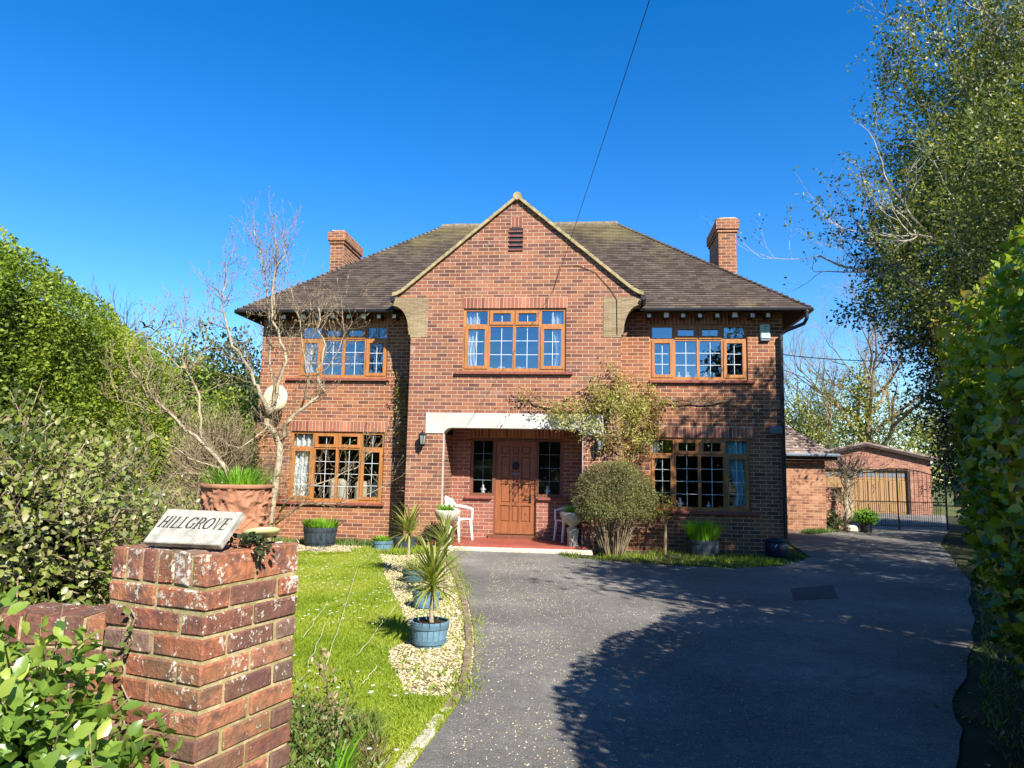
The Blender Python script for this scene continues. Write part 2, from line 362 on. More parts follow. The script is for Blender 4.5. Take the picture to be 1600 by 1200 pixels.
# ------------------------------------------------------------------ house (local x along the front, y into the house)
TH = R(6.18); HO = Vector((0, 14.75, 0))
def W(u, v, z=0): return Vector((u*math.cos(TH)+v*math.sin(TH), 14.75-u*math.sin(TH)+v*math.cos(TH), z))
house = empty('brick_house', HO, -TH, 'detached two storey red brick house with central gable, hipped brown tile roof and two chimneys', 'house')
def wall_y(mb, x0, x1, z0, z1, y0, y1, holes=(), ends=(1, 1)):
    """wall facing -y between y0 (front) and y1, with rectangular holes and their reveals"""
    xs = sorted({x0, x1, *[h[0] for h in holes], *[h[1] for h in holes]}); zs = sorted({z0, z1, *[h[2] for h in holes], *[h[3] for h in holes]})
    xs = [x for x in xs if x0 <= x <= x1]; zs = [z for z in zs if z0 <= z <= z1]
    def solid(i, k):
        if not (0 <= i < len(xs)-1 and 0 <= k < len(zs)-1): return False
        cx, cz = (xs[i]+xs[i+1])/2, (zs[k]+zs[k+1])/2
        return not any(h[0] < cx < h[1] and h[2] < cz < h[3] for h in holes)
    for i in range(len(xs)-1):
        for k in range(len(zs)-1):
            if not solid(i, k): continue
            a, b, c, d = xs[i], xs[i+1], zs[k], zs[k+1]
            mb.face([(a, y0, c), (b, y0, c), (b, y0, d), (a, y0, d)]); mb.face([(b, y1, c), (a, y1, c), (a, y1, d), (b, y1, d)])
            if not solid(i-1, k): mb.face([(a, y1, c), (a, y0, c), (a, y0, d), (a, y1, d)])
            if not solid(i+1, k): mb.face([(b, y0, c), (b, y1, c), (b, y1, d), (b, y0, d)])
            if not solid(i, k-1): mb.face([(a, y1, c), (b, y1, c), (b, y0, c), (a, y0, c)])
            if not solid(i, k+1): mb.face([(a, y0, d), (b, y0, d), (b, y1, d), (a, y1, d)])
GV = -0.7
UL = (-4.62, -2.67, 3.40, 4.55); LL = (-4.70, -2.66, 0.79, 2.26)
UR = (2.82, 4.76, 3.40, 4.55); LR = (2.81, 4.77, 0.80, 2.24); UC = (-.93, 1.13, 3.46, 4.74)
w = MB()
wall_y(w, -5.46, -2.0, -.3, 4.8, 0, .3, [UL, LL]); wall_y(w, 2.2, 5.45, -.3, 4.8, 0, .3, [UR, LR])
w.box(-5.46, -5.16, .3, 6.4, -.3, 4.8); w.box(5.15, 5.45, .3, 6.4, -.3, 4.8); w.box(-5.16, 5.15, 6.1, 6.4, -.3, 4.8)
w.build('wall', M['brick'], house)
g = MB()
wall_y(g, -2.0, 2.2, 2.22, 4.95, GV, GV+.3, [UC, (-1.63, 1.87, 2.2, 2.63)])
g.box(-2.0, -1.27, GV, .298, -.3, 2.22); g.box(1.48, 2.2, GV, .298, -.3, 2.22)
g.box(-2.0, -1.7, GV+.3, .298, 2.22, 4.8); g.box(1.9, 2.2, GV+.3, .298, 2.22, 4.8)
g.prism([(-2.33, 4.95), (2.58, 4.95), (.115, 7.0)], GV, GV+.3)
g.build('gable_wall', M['brick_gable'], house)
pw = MB(); DH = [(-.88, 1.06, .98, 2.19), (-.37, .52, .1, 2.19)]
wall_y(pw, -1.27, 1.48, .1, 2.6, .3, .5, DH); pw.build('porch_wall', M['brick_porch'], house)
c_ = MB(); c_.box(-1.7, 1.9, GV+.3, .5, 2.6, 2.66); c_.build('porch_ceiling', M['white'], house)
# concrete porch lintel with rounded haunches
def arc(cx, cz, r, a0, a1, n=7): return [(cx+r*math.cos(a0+(a1-a0)*i/n), cz+r*math.sin(a0+(a1-a0)*i/n)) for i in range(n+1)]
lt = MB()
pts = [(-1.63, 2.63), (-1.63, 2.222), (-1.268, 2.222)]+arc(-1.268+.17, 2.165, .17, PI, PI/2)[1:]+arc(1.478-.17, 2.165, .17, PI/2, 0)[:-1]+[(1.478, 2.222), (1.87, 2.222), (1.87, 2.63)]
pts = [(x, max(z, 2.222)) for x, z in pts]
lt.prism(pts, GV-.018, GV+.28); lt.build('porch_lintel', M['render'], house)
# painted render edge of the porch opening
for q in ((-1.27, -1.258), (1.468, 1.48)): jb = MB(); jb.box(*q, GV+.002, GV+.12, .13, 2.222); jb.build('porch_jamb', M['render'], house)
st = MB(); st.box(-1.45, 1.62, -1.0, .3, .075, .13); st.build('porch_floor', M['redtile'], house)
se = MB(); se.cbox(-1.5, 1.68, -1.06, .0, -.2, .073, .02, .006); se.build('step_edge', M['stone'], house)
# pale tile corbels at the gable feet
for sgn, xe, xi in ((-1, -2.0, -1.66), (1, 2.2, 1.86)):
    kn = MB(); P = [(xi, 4.15), (xe+sgn*.012, 4.15), (xe+sgn*.012, 4.20), (xe+sgn*.05, 4.21), (xe+sgn*.05, 4.28)]
    for k in range(9):
        t = k/8; P.append((xe+sgn*(.06+.33*(1-math.cos(t*PI/2))), 4.28+.52*math.sin(t*PI/2)))
    P += [(xe+sgn*.37, 4.93), (xe+sgn*.33, 4.965), (xi, 4.965)]
    kn.prism(P if sgn > 0 else P[::-1], GV-.006, GV+.34); kn.uo = (0, 4.15); kn.build('corbel', M['corbel'], house)
# brick window heads
for (a, b_, c0, d), v, ex in ((UL, 0, .1), (UR, 0, .1), (LL, 0, .06), (LR, 0, .1), (UC, GV, .02)):
    s = MB(); s.box(a-ex, b_+ex, v-.004, v+.06, d+.002, d+.227 if v or d < 3 else 4.775); s.uo = (a-ex, d+.002); s.build('window_head', M['soldier'], house)
ph = MB(); ph.box(-.9, 1.08, .294, .33, 2.2, 2.42); ph.uo = (-.9, 2.2); ph.build('door_head', M['soldier'], house)
gv = MB(); gv.box(-.02, .22, GV-.005, GV+.05, 6.42, 6.64); gv.uo = (0, 6.42); gv.build('vent_head', M['soldier'], house)
vt = MB(); vt.box(-.04, .24, GV-.003, GV+.05, 5.92, 6.40); vt.build('gable_vent', M['black'], house)  # black face paints in the dark recess behind the louvres
vo = bpy.data.objects['gable_vent']; sl = MB()
for k in range(5): sl.box(-.045, .245, GV-.03, GV-.004, 5.925+k*.095, 5.955+k*.095)
sl.build('vent_louvre', M['sill'], vo)

# ---- roof in real tile courses
PT = math.atan(.84); CP, SP = math.cos(PT), math.sin(PT); EZ = 4.79
EU0, EU1, EV0, EV1 = -5.86, 5.87, -.4, 6.8; RW = 3.6
def tile_slope(mb, A, B, inward, lenf, gauge=.1, lift=.016):
    """A,B eave ends (x,y,z); inward: horizontal unit vector up the slope; lenf(s)->(shrinkA, shrinkB) along AB at slope distance s"""
    A = Vector(A); B = Vector(B); e = (B-A).normalized(); up = Vector((inward[0]*CP, inward[1]*CP, SP)); nrm = Vector((-inward[0]*SP, -inward[1]*SP, CP))
    n = int(round(lenf[1]/gauge))
    for k in range(n):
        s0, s1 = k*gauge, (k+1)*gauge+.012
        a0, b0 = lenf[0](s0); a1, b1 = lenf[0](s1)
        j = random.uniform(-.002, .003); lf = lift+random.uniform(0, .0035)
        ov = .035*(1 if k else .6)
        p = [A+e*(a0-ov)+up*s0+nrm*(lf+j), B-e*(b0-ov)+up*s0+nrm*lf, B-e*(b1-ov*.6)+up*s1+nrm*.001, A+e*(a1-ov*.6)+up*s1+nrm*.001]
        u = [(q-A).dot(e) for q in p]
        mb.face(p, [(u[0], k*.1), (u[1], k*.1), (u[2], k*.1+.1), (u[3], k*.1+.1)])
        q = [p[0]-nrm*.03, p[1]-nrm*.03, p[1], p[0]]
        mb.face(q, [(u[0], k*.1), (u[1], k*.1), (u[1], k*.1+.01), (u[0], k*.1+.01)])
SL = RW/CP
hipf = lambda s: (s*CP, s*CP)
rf = MB()
tile_slope(rf, (EU0, EV0, EZ), (EU1, EV0, EZ), (0, 1), (hipf, SL)); tile_slope(rf, (EU1, EV1, EZ), (EU0, EV1, EZ), (0, -1), (hipf, SL))
tile_slope(rf, (EU0, EV1, EZ), (EU0, EV0, EZ), (1, 0), (hipf, SL)); tile_slope(rf, (EU1, EV0, EZ), (EU1, EV1, EZ), (-1, 0), (hipf, SL))
roof = rf.build('roof', M['tiles'], house)
us = MB()   # boarded underside
r4 = [(EU0, EV0), (EU1, EV0), (EU1, EV1), (EU0, EV1)]; i4 = [(-5.1, .36), (5.1, .36), (5.1, 6.04), (-5.1, 6.04)]
for i in range(4):
    a, b_ = r4[i], r4[(i+1) % 4]; c0, d = i4[(i+1) % 4], i4[i]
    us.face([(*a, EZ-.035), (*b_, EZ-.035), (*c0, EZ+.5), (*d, EZ+.5)][::-1])
us.build('soffit', M['darkwood'], roof)
rg = MB()
for k in range(15):
    x = -2.27+k*.303; rg.tube([(x, 3.2, 7.80), (x+.31, 3.2, 7.80)], [.105+random.uniform(-.005, .006)]*2, 10)
rg.build('ridge_tiles', M['ridge'], roof)
for sx in (-1, 1):
    hp = MB()
    for k in range(44):
        t = k/44.; ex = (EU0 if sx < 0 else EU1)
        x = ex-sx*t*RW*1.0 - sx*0; y = EV0+t*RW; z = EZ+t*RW*.84
        dx, dy, dz = -sx*.082, .082, .069
        hp.tube([(x, y, z+.012), (x+dx, y+dy, z+dz+.0)], [.045, .025], 6)
    hp.build('hip_tiles', M['tiles'], roof)
# gable roof
gr = MB(); GX = .115; GZ = 7.07; Gy0 = GV-.07
for sx in (-1, 1):
    run = 2.5
    n = int(run/CP/.1)
    for k in range(n):
        s0, s1 = k*.1, (k+1)*.1+.012
        def pt(s, y, lf):
            x = GX+sx*(run-s*CP); z = GZ-(run-s*CP)*.84
            if s < .35: z += (.35-s)**2*.7
            return Vector((x, y, z))+Vector((sx*SP, 0, CP))*lf
        def yb(s):
            z = GZ-(run-s*CP)*.84; return EV0+max(0, (z-EZ))/.84+.12
        lf = .018+random.uniform(0, .006)
        p = [pt(s0, Gy0, lf), pt(s0, yb(s0), lf), pt(s1, yb(s1), .001), pt(s1, Gy0, .001)]
        if sx > 0: p = [p[0], p[1], p[2], p[3]]
        gr.face(p, [(p[0].y, k*.1), (p[1].y, k*.1), (p[2].y, k*.1+.1), (p[3].y, k*.1+.1)])
        nn = Vector((sx*SP, 0, CP))*.03
        gr.face([p[0]-nn, p[1]-nn, p[1], p[0]], [(0, .0), (1, .0), (1, .01), (0, .01)])
gr.build('gable_roof', M['tiles'], house)
vg = MB()
for sx in (-1, 1):
    n = 26
    for k in range(n):
        t0, t1 = k/n, (k+1)/n
        P = []
        for t in (t0, t1):
            x = GX+sx*2.52*(1-t); z = GZ-2.52*(1-t)*.84
            s = 2.52*t/CP
            if s < .35: z += (.35-s)**2*.7
            P.append((x, z))
        j = random.uniform(-.004, .004)
        (xa, za), (xb, zb) = P
        poly = [(xa, za-.060+j), (xb, zb-.060+j), (xb, zb+.012), (xa, za+.02+j)]
        vg.prism(poly if sx < 0 else poly[::-1], Gy0-.008+j, Gy0+.10)
vg.build('gable_verge', M['verge'], house)
gk = MB(); gk.tube([(GX, Gy0-.02, GZ-.02), (GX, 2.3, GZ-.02)], [.085, .085], 10); gk.build('gable_ridge_tiles', M['verge'], house)
# gutters
def gutter(mb, p0, p1, r=.055):
    mb.tube([p0, p1], [r, r], 8)
gz = EZ-.03
for x0, x1, x2 in ((EU0-.04, -2.45, EU0-.045), (2.68, EU1+.04, EU1+.045)):
    gt = MB(); gutter(gt, (x0, EV0-.04, gz), (x1, EV0-.04, gz), .042); gutter(gt, (x2, EV0, gz), (x2, EV1, gz), .042)
    gt.build('gutter', M['black'], house)
for sx, x in ((-1, -2.40), (1, 2.64)): ge = MB(); ge.tube([(x, GV-.10, 4.92), (x+sx*.02, EV0+.1, 4.90)], [.05, .05], 8); ge.build('gable_gutter', M['black'], house)
rx = [-5.2, -4.87, -4.45, -4.12, -3.80, -3.46, -3.13, -2.80, -2.47]+[2.78, 3.12, 3.45, 3.78, 4.12, 4.46, 4.80, 5.10]
for i, x in enumerate(rx):
    q = MB(); s = .034 if i % 4 != 2 else .046
    q.box(x-s, x+s, EV0+.10, -.01, 4.635, 4.635+2*s); o = q.build('rafter_foot', M['darkwood'], house)
    q = MB(); q.box(x-s*1.05, x+s*1.05, EV0+.08, EV0+.098, 4.63, 4.63+2.1*s); q.build('painted_end', M['white'], o)
dp = MB(); X = 5.39
dp.tube([(5.80, EV0-.03, 4.72), (5.80, EV0-.03, 4.58), (5.78, -.30, 4.50), (5.50, -.08, 4.40), (X+.0, -.07, 4.30), (X, -.07, 2.2), (X, -.07, .02)], .036, 8)
for z in (4.2, 3.0, 1.9, .7): dp.tube([(X, -.07, z), (X, -.07, z+.06)], .047, 8)
dp.tube([(5.80, EV0-.03, 4.70), (5.80, EV0-.03, 4.78)], .05, 8)
dp.build('downpipe', M['black'], house)
# chimneys
for x0, x1, y0, y1, zt in ((-5.20, -4.84, 3.0, 4.35, 7.50), (4.66, 5.08, 2.45, 3.75, 7.46)):
    ch = MB(); ch.box(x0, x1, y0, y1, 4.5, zt-.15)
    ch.box(x0-.03, x1+.03, y0-.03, y1+.03, zt-.15, zt-.075); ch.box(x0-.06, x1+.06, y0-.06, y1+.06, zt-.075, zt+.15)
    ch.box(x0-.03, x1+.03, y0-.03, y1+.03, zt+.15, zt+.19)
    c1 = ch.build('chimney', M['brick'], house)
    q = MB(); q.cbox(x0+.0, x1-.0, y0, y1, zt+.192, zt+.235, .03, .008); q.build('chimney_cap', M['stone'], c1)
# interior floors and partitions
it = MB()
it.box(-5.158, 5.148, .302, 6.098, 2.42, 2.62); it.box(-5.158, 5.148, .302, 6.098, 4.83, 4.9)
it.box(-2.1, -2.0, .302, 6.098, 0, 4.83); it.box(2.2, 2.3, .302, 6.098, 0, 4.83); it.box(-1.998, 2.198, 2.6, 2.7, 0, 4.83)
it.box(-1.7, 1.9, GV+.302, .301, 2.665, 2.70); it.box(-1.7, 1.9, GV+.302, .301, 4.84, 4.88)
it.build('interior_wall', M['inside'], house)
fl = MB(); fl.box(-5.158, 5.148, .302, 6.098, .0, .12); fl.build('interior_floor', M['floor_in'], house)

# ---- windows
def window(a, b_, z0, z1, v, rows, glass, sill=(.12, .12)):
    fw = .05; y0, y1 = v+.035, v+.10; W4 = (b_-a)/4; zt = z1-(z1-z0)*(.27 if rows == 3 else .235)
    f = MB(); f.box(a, b_, y0, y1, z1-fw, z1); f.box(a, b_, y0, y1, z0, z0+fw+.02)
    f.box(a, a+fw, y0, y1, z0+fw+.02, z1-fw); f.box(b_-fw, b_, y0, y1, z0+fw+.02, z1-fw)
    for k in (1, 2, 3):
        x = a+W4*k; hw = .030; f.box(x-hw, x+hw, y0+.002, y1, z0+fw+.02, z1-fw)
    xs = [a+fw]+[a+W4*k for k in (1, 2, 3)]+[b_-fw]
    for k in range(4):
        x0 = xs[k]+(.030 if k else 0); x1 = xs[k+1]-(.030 if k < 3 else 0); f.box(x0, x1, y0+.004, y1, zt-.028, zt+.028)
    fr = f.build('window', M['oak'], house)
    gl = MB(); bars = MB()
    for k in range(4):
        x0 = xs[k]+(.030 if k else 0); x1 = xs[k+1]-(.030 if k < 3 else 0)
        for lo, hi, top in ((z0+fw+.02, zt-.028, 0), (zt+.028, z1-fw, 1)):
            cas = (top and k in (1, 2)) or (not top and k in (0, 3)); e = 0
            if cas:
                e = .048; c = MB(); ov = .014
                c.box(x0-ov, x1+ov, y0-.016, y0-.001, hi-e, hi+ov); c.box(x0-ov, x1+ov, y0-.016, y0-.001, lo-ov, lo+e)
                c.box(x0-ov, x0+e, y0-.016, y0-.001, lo+e, hi-e); c.box(x1-e, x1+ov, y0-.016, y0-.001, lo+e, hi-e)
                c.box(x0+e-.012, x1-e+.012, y0, y0+.03, hi-e, hi-e+.01); c.box(x0+e-.012, x0+e, y0, y0+.03, lo+e, hi-e)
                c.box(x1-e, x1-e+.012, y0, y0+.03, lo+e, hi-e)
                c.build('casement', M['oak'], fr)
            X0, X1, Z0, Z1 = x0+e, x1-e, lo+e, hi-e; t = random.uniform(-.0015, .0015); yg = y0+.034
            gl.face([(X0-.01, yg+t, Z0-.01), (X1+.01, yg-t, Z0-.01), (X1+.01, yg-t+.001, Z1+.01), (X0-.01, yg+t+.001, Z1+.01)])
            bw = .0038; xm = (X0+X1)/2; yb = yg-.0052
            bars.box(xm-bw, xm+bw, yb, yb+.004, Z0, Z1)
            if not top:
                for r in range(1, rows):
                    z = Z0+(Z1-Z0)*r/rows; bars.box(X0, xm-bw, yb, yb+.004, z-bw, z+bw); bars.box(xm+bw, X1, yb, yb+.004, z-bw, z+bw)
    gl.build('pane', glass, fr); bars.build('glazing_bars', M['lead'], fr)
    s = MB(); s.cbox(a-sill[0], b_+sill[1], v-.07, v+.034, z0-.065, z0-.004, .008, .003); s.build('sill', M['sill'], fr)
    return fr
window(*UL, 0, 3, M['glass'], (.24, .04)); window(*UR, 0, 3, M['glass'], (.02, .12)); window(*UC, GV, 3, M['glass'], (.14, .14))
window(*LL, 0, 4, M['glass_low'], (.2, .05)); window(*LR, 0, 4, M['glass_low'], (.12, .16))

# ---- front door between two side windows
y = .33
df = MB()
for a, b_ in ((-.88, -.82), (-.41, -.345), (.495, .56), (1.0, 1.06)): df.box(a, b_, y, y+.09, .98 if a in (-.88, 1.0) else .13, 2.19)
df.box(-.88, 1.06, y+.001, y+.088, 2.13, 2.188); df.box(-.82, -.41, y+.002, y+.086, .98, 1.04); df.box(.56, 1.0, y+.002, y+.086, .98, 1.04)
dfr = df.build('door_frame', M['doorframe'], house)
for a, b_ in ((-.82, -.41), (.56, 1.0)):
    gl = MB(); br = MB()
    gl.face([(a, y+.05, 1.04), (b_, y+.05, 1.04), (b_, y+.05, 2.13), (a, y+.05, 2.13)])
    xm = (a+b_)/2; br.box(xm-.005, xm+.005, y+.038, y+.043, 1.04, 2.13)
    for z in (1.31, 1.58, 1.86): br.box(a, xm-.005, y+.038, y+.043, z-.005, z+.005); br.box(xm+.005, b_, y+.038, y+.043, z-.005, z+.005)
    gl.build('side_pane', M['glass_low'], dfr); br.build('leaded_bars', M['grey'], dfr)
for q in ((-.98, -.40), (.55, 1.16)): ds = MB(); ds.cbox(*q, .235, .33, .92, .978, .006, .002); ds.build('side_sill', M['sill'], dfr)
D = MB(); dx0, dx1, dz0, dz1 = -.343, .493, .215, 2.128; yd = y+.035
D.box(dx0, dx1, yd+.028, yd+.06, dz0, dz1)
cols = [dx0, dx0+.10, dx0+.305, dx0+.345, dx0+.49, dx0+.53, dx1-.10, dx1]
rowz = [dz0, dz0+.24, dz0+.58, dz0+.63, dz0+1.03, dz0+1.12, dz0+1.28, dz0+1.60, dz0+1.64, dz1-.09, dz1]
for i in (0, 2, 4, 6): D.box(cols[i], cols[i+1], yd, yd+.0285, dz0, dz1)
for k in (0, 2, 4, 7, 9):
    for i in (1, 3, 5): D.box(cols[i], cols[i+1], yd+.0005, yd+.0285, rowz[k], rowz[k+1])
for i in (1, 3, 5):    # raised fields of the panels
    for za, zb in ((rowz[1], rowz[2]), (rowz[3], rowz[4]), (rowz[5], rowz[7]), (rowz[8], rowz[9])):
        D.cbox(cols[i]+.022, cols[i+1]-.022, yd+.014, yd+.04, za+.022, zb-.022, .009)
door = D.build('front_door', M['door'], house)
k = MB(); k.lathe([(.0, 0), (.075, .0), (.075, .012), (.06, .02), (.0, .02)], 20, Matrix.Translation((.075, yd, 1.62)) @ Matrix.Rotation(PI/2, 4, 'X'))
k.tube([(.075+.055*math.cos(a), yd-.035, 1.60+.06*math.sin(a)) for a in [i*PI/6 for i in range(13)]], .011, 6); k.build('knocker', M['iron'], door)
k = MB(); k.cbox(-.02, .17, yd-.008, yd-.0005, 1.43, 1.47, .003); k.build('letter_plate', M['grey'], door)
for q in ((-.22, -.09), (.25, .38)): k = MB(); k.cbox(*q, yd-.004, yd-.0005, 1.585, 1.60, .001); k.build('metal_strip', M['grey'], door)
k = MB(); k.cbox(.37, .41, yd-.012, yd-.0005, .86, 1.02, .004); k.tube([(.39, yd-.01, .97), (.39, yd-.05, .97), (.28, yd-.055, .965)], .009, 6); k.build('door_handle', M['iron'], door)
k = MB(); k.box(-.46, .60, .22, .34, .131, .20); k.build('threshold', M['doorframe'], house)
# television cable clipped along the gable
cb = MB()
cb.tube([(.87, GV-.03, 5.09), (1.0, GV-.012, 5.60), (1.35, GV-.012, 5.60), (1.7, GV-.012, 5.45), (2.0, GV-.012, 5.1), (2.12, GV-.02, 4.9), (2.13, GV-.02, 4.2)], .006, 4)
cb.build('wall_cable', M['black'], house)

# ---- things fixed to the house
def put(root, u, v, z, rz=0): root.location = W(u, v, z); root.rotation_euler.z = -TH+rz
def lantern(label):
    r = empty('wall_lantern', label=label, cat='wall lamp', group='wall lanterns beside the porch')
    b = MB(); b.tube([(0, .0, -.02), (0, -.05, -.02), (0, -.10, .04), (0, -.13, .12)], .011, 6); b.lathe([(.035, 0), (.035, .015)], 10, Matrix.Translation((0, 0, -.02)) @ Matrix.Rotation(PI/2, 4, 'X')); b.build('bracket', M['iron'], r)
    b = MB(); mx = Matrix.Translation((0, -.13, 0))
    b.lathe([(.0, .26), (.012, .24), (.014, .22), (.035, .20), (.075, .165), (.082, .155), (.078, .15)], 6, mx)
    b.lathe([(.050, -.04), (.055, -.03), (.05, -.02), (.02, -.06), (.012, -.10), (.0, -.12)], 6, mx)
    for k in range(6):
        a = k*PI/3; b.tube([(.05*math.cos(a), -.13+.05*math.sin(a), -.03), (.077*math.cos(a), -.13+.077*math.sin(a), .155)], .006, 4)
    b.build('lantern_frame', M['iron'], r)
    b = MB(); b.lathe([(.045, -.02), (.068, .15)], 6, mx); b.build('lantern_glass', M['lampglass'], r); return r
put(lantern('black six sided wall lantern on the brick pier left of the porch'), -1.66, GV, 2.02)
put(lantern('black wall lantern half hidden in climber leaves on the pier right of the porch'), 1.80, GV, 1.97)
al = empty('alarm_box', label='pale green burglar alarm box high on the brick wall beside the right upper window', cat='alarm box')
b = MB(); b.cbox(-.095, .095, -.07, 0, -.17, .13, .02); b.build('housing', m_plain('pale_green_plastic', (.50, .62, .54), .4, .4, .05), al)
b = MB(); b.cbox(-.095, .095, -.066, -.004, -.215, -.175, .01); b.build('siren_base', M['grey'], al)
b = MB()
for k in range(5): b.box(-.05, .05-.015*(k % 2), -.073, -.0705, .075-k*.04, .083-k*.04+.006)
b.build('printed_lines', m_plain('teal_print', (.12, .30, .26), .5), al); put(al, 5.1, 0, 4.41)
sl_ = empty('flood_light', label='grey security floodlight on the right corner of the house by the downpipe', cat='security light')
b = MB(); b.cbox(-.11, .11, -.20, -.06, -.07, .07, .015, mx=Matrix.Rotation(R(14), 4, 'X')); b.build('housing', M['grey'], sl_)
b = MB(); b.tube([(0, 0, 0), (0, -.08, 0)], .02, 8); b.build('bracket', M['iron'], sl_); put(sl_, 5.24, 0, 2.44)
cm = empty('security_camera', label='small dark security camera on the brick wall near the right corner downpipe', cat='camera')
b = MB(); b.tube([(0, 0, 0), (.0, -.05, .01), (-.03, -.10, .0)], .014, 6); b.build('arm', M['black'], cm)
b = MB(); b.lathe([(.0, -.09), (.022, -.085), (.026, .05), (.020, .07), (0, .07)], 10, Matrix.Translation((-.06, -.11, -.02)) @ Matrix.Rotation(R(80), 4, 'Y')); b.build('camera_body', M['black'], cm); put(cm, 5.20, 0, 3.42)
dh = empty('satellite_dish', label='round beige satellite dish on the left corner of the house behind the bare tree', cat='satellite dish')
b = MB(); b.lathe([(.0, .06), (.12, .05), (.23, .018), (.30, -.02), (.305, -.012), (.23, .03), (.12, .062), (.0, .072)], 26, Matrix.Translation((0, -.34, .05)) @ Matrix.Rotation(R(82), 4, 'X') @ Matrix.Rotation(R(-8), 4, 'Y'), cap=False); b.build('reflector', M['dish'], dh, smooth=True)
b = MB(); b.tube([(0, 0, -.15), (0, -.15, -.15), (0, -.30, .02)], .018, 8); b.tube([(0, -.33, -.25), (0, -.62, -.22)], .012, 6); b.build('mounting_arm', M['grey'], dh)
b = MB(); b.lathe([(0, -.04), (.03, -.04), (.035, .03), (0, .035)], 10, Matrix.Translation((0, -.64, -.2)) @ Matrix.Rotation(PI/2, 4, 'X')); b.build('receiver', M['grey'], dh); put(dh, -4.97, 0, 2.87)

# ---- things seen through the windows
def curtain(u0, u1, z0, z1, v, m, label, pinch=.0, side=1):
    b = MB(); n = 46; k = 12
    V = []
    for j in range(k+1):
        t = j/k; z = z1+(z0-z1)*t
        wd = 1-pinch*math.exp(-((t-.62)/.22)**2)
        for i in range(n+1):
            s = i/n; x = (u0+(u1-u0)*s*wd) if side > 0 else (u1-(u1-u0)*(1-s)*wd)
            V.append((x, v+.035*math.sin(s*26+t*1.2)+.012*math.sin(s*61), z))
    F = [(j*(n+1)+i, j*(n+1)+i+1, (j+1)*(n+1)+i+1, (j+1)*(n+1)+i) for j in range(k) for i in range(n)]
    b.add(V, F); o = b.build('curtain', m, None, True, loc=HO, rz=-TH)
    sm = o.modifiers.new('cloth', 'SOLIDIFY'); sm.thickness = .004
    tag(o, label, 'curtain', 'curtains behind the front windows')
curtain(-4.62, -4.26, 3.3, 4.6, .17, M['curtain'], 'white tied-back curtain inside the upper left window', .45)
curtain(-4.70, -4.20, .5, 2.26, .17, M['curtain'], 'full white curtain inside the lower left window', .25)
curtain(-.95, -.62, 3.3, 4.75, GV+.17, M['curtain'], 'white curtain at the left of the central upper window', .3)
curtain(.82, 1.12, 3.3, 4.75, GV+.17, M['curtain'], 'narrow pale curtain at the right of the central upper window', .3, -1)
curtain(4.28, 4.80, .5, 2.24, .17, M['teal_curtain'], 'pale teal curtain at the right of the lower right window', .5, -1)
curtain(2.78, 3.0, .9, 2.24, .17, M['curtain'], 'pale curtain at the left of the lower right window', .5, 1)
def sofa(u0, u1, v, z, label, name='armchair', cat='armchair', nb=1):
    r = empty(name, W((u0+u1)/2, v, .12), -TH, label, cat, 'cream seats behind the lower left window'); w_ = (u1-u0)/2
    b = MB(); b.cbox(-w_, w_, -.35, .35, .02, .42, .05); b.build('seat_base', M['cream'], r)
    for k in range(nb):
        a = -w_+2*w_*k/nb; c = a+2*w_/nb
        b = MB(); b.cbox(a+.015, c-.015, -.36, -.14, .40, z-.12, .07, .012); b.build('back_cushion', M['cream'], r)
    for s in (-1, 1):
        b = MB(); b.cbox(s*w_-.07, s*w_+.07, -.34, .36, .1, .62, .04); b.build('arm', M['cream'], r)
sofa(-4.06, -3.66, .95, 1.27, 'cream armchair back behind the lower left window, nearest the curtain')
sofa(-3.50, -2.72, .98, 1.24, 'cream two cushion sofa behind the right half of the lower left window', 'sofa', 'sofa', 2)
def figurine(u, v, z, h, m, label, cat='figurine', group='ornaments on the upper right window sill'):
    b = MB(); q = h/.14
    b.lathe([(.0, 0), (.035*q, 0), (.036*q, .012*q), (.022*q, .03*q), (.030*q, .06*q), (.024*q, .085*q), (.012*q, .10*q), (.021*q, .115*q), (.018*q, .135*q), (0, .142*q)], 12)
    b.tube([(.025*q, 0, .08*q), (.05*q, -.01, .055*q), (.02*q, -.02, .045*q)], .008*q, 5); b.tube([(-.025*q, 0, .08*q), (-.048*q, -.01, .06*q), (-.02*q, -.02, .05*q)], .008*q, 5)
    o = b.build('figurine', m, None, True, loc=W(u, v, z), rz=-TH); tag(o, label, cat, group)
sh = MB(); sh.box(UR[0], UR[1], .105, .32, 3.40, 3.44); sh.box(UL[0], UL[1], .105, .32, 3.40, 3.44); sh.box(LL[0], LL[1], .105, .32, .79, .83); sh.box(LR[0], LR[1], .105, .32, .80, .84); sh.box(UC[0], UC[1], GV+.105, GV+.32, 3.46, 3.50); sh.build('window_board', M['white'], house)
green = m_plain('green_glaze', (.12, .42, .25), .3, .5)
for i, (u, h, mm, lb) in enumerate(((3.42, .15, 'white', 'white figurine furthest left on the upper right sill'), (3.60, .15, 'white', 'white figurine second from left on the upper right sill'), (3.76, .12, 'cream', 'small cream figurine left of the middle mullion of the upper right window'),
        (3.96, .15, 'white', 'white figurine just right of the middle mullion of the upper right window'), (4.12, .14, None, 'green glazed figurine on the upper right sill'), (4.28, .14, 'white', 'white figurine furthest right on the upper right sill'))):
    figurine(u, .20, 3.442, h, M[mm] if mm else green, lb)
figurine(3.42, .2, .842, .20, M['white'], 'white and black ornament on the lower right window sill', 'ornament', 'ornaments on the lower right sill')
figurine(3.98, .2, .842, .13, M['white'], 'small white ornament right of the middle mullion of the lower right window', 'ornament', 'ornaments on the lower right sill')
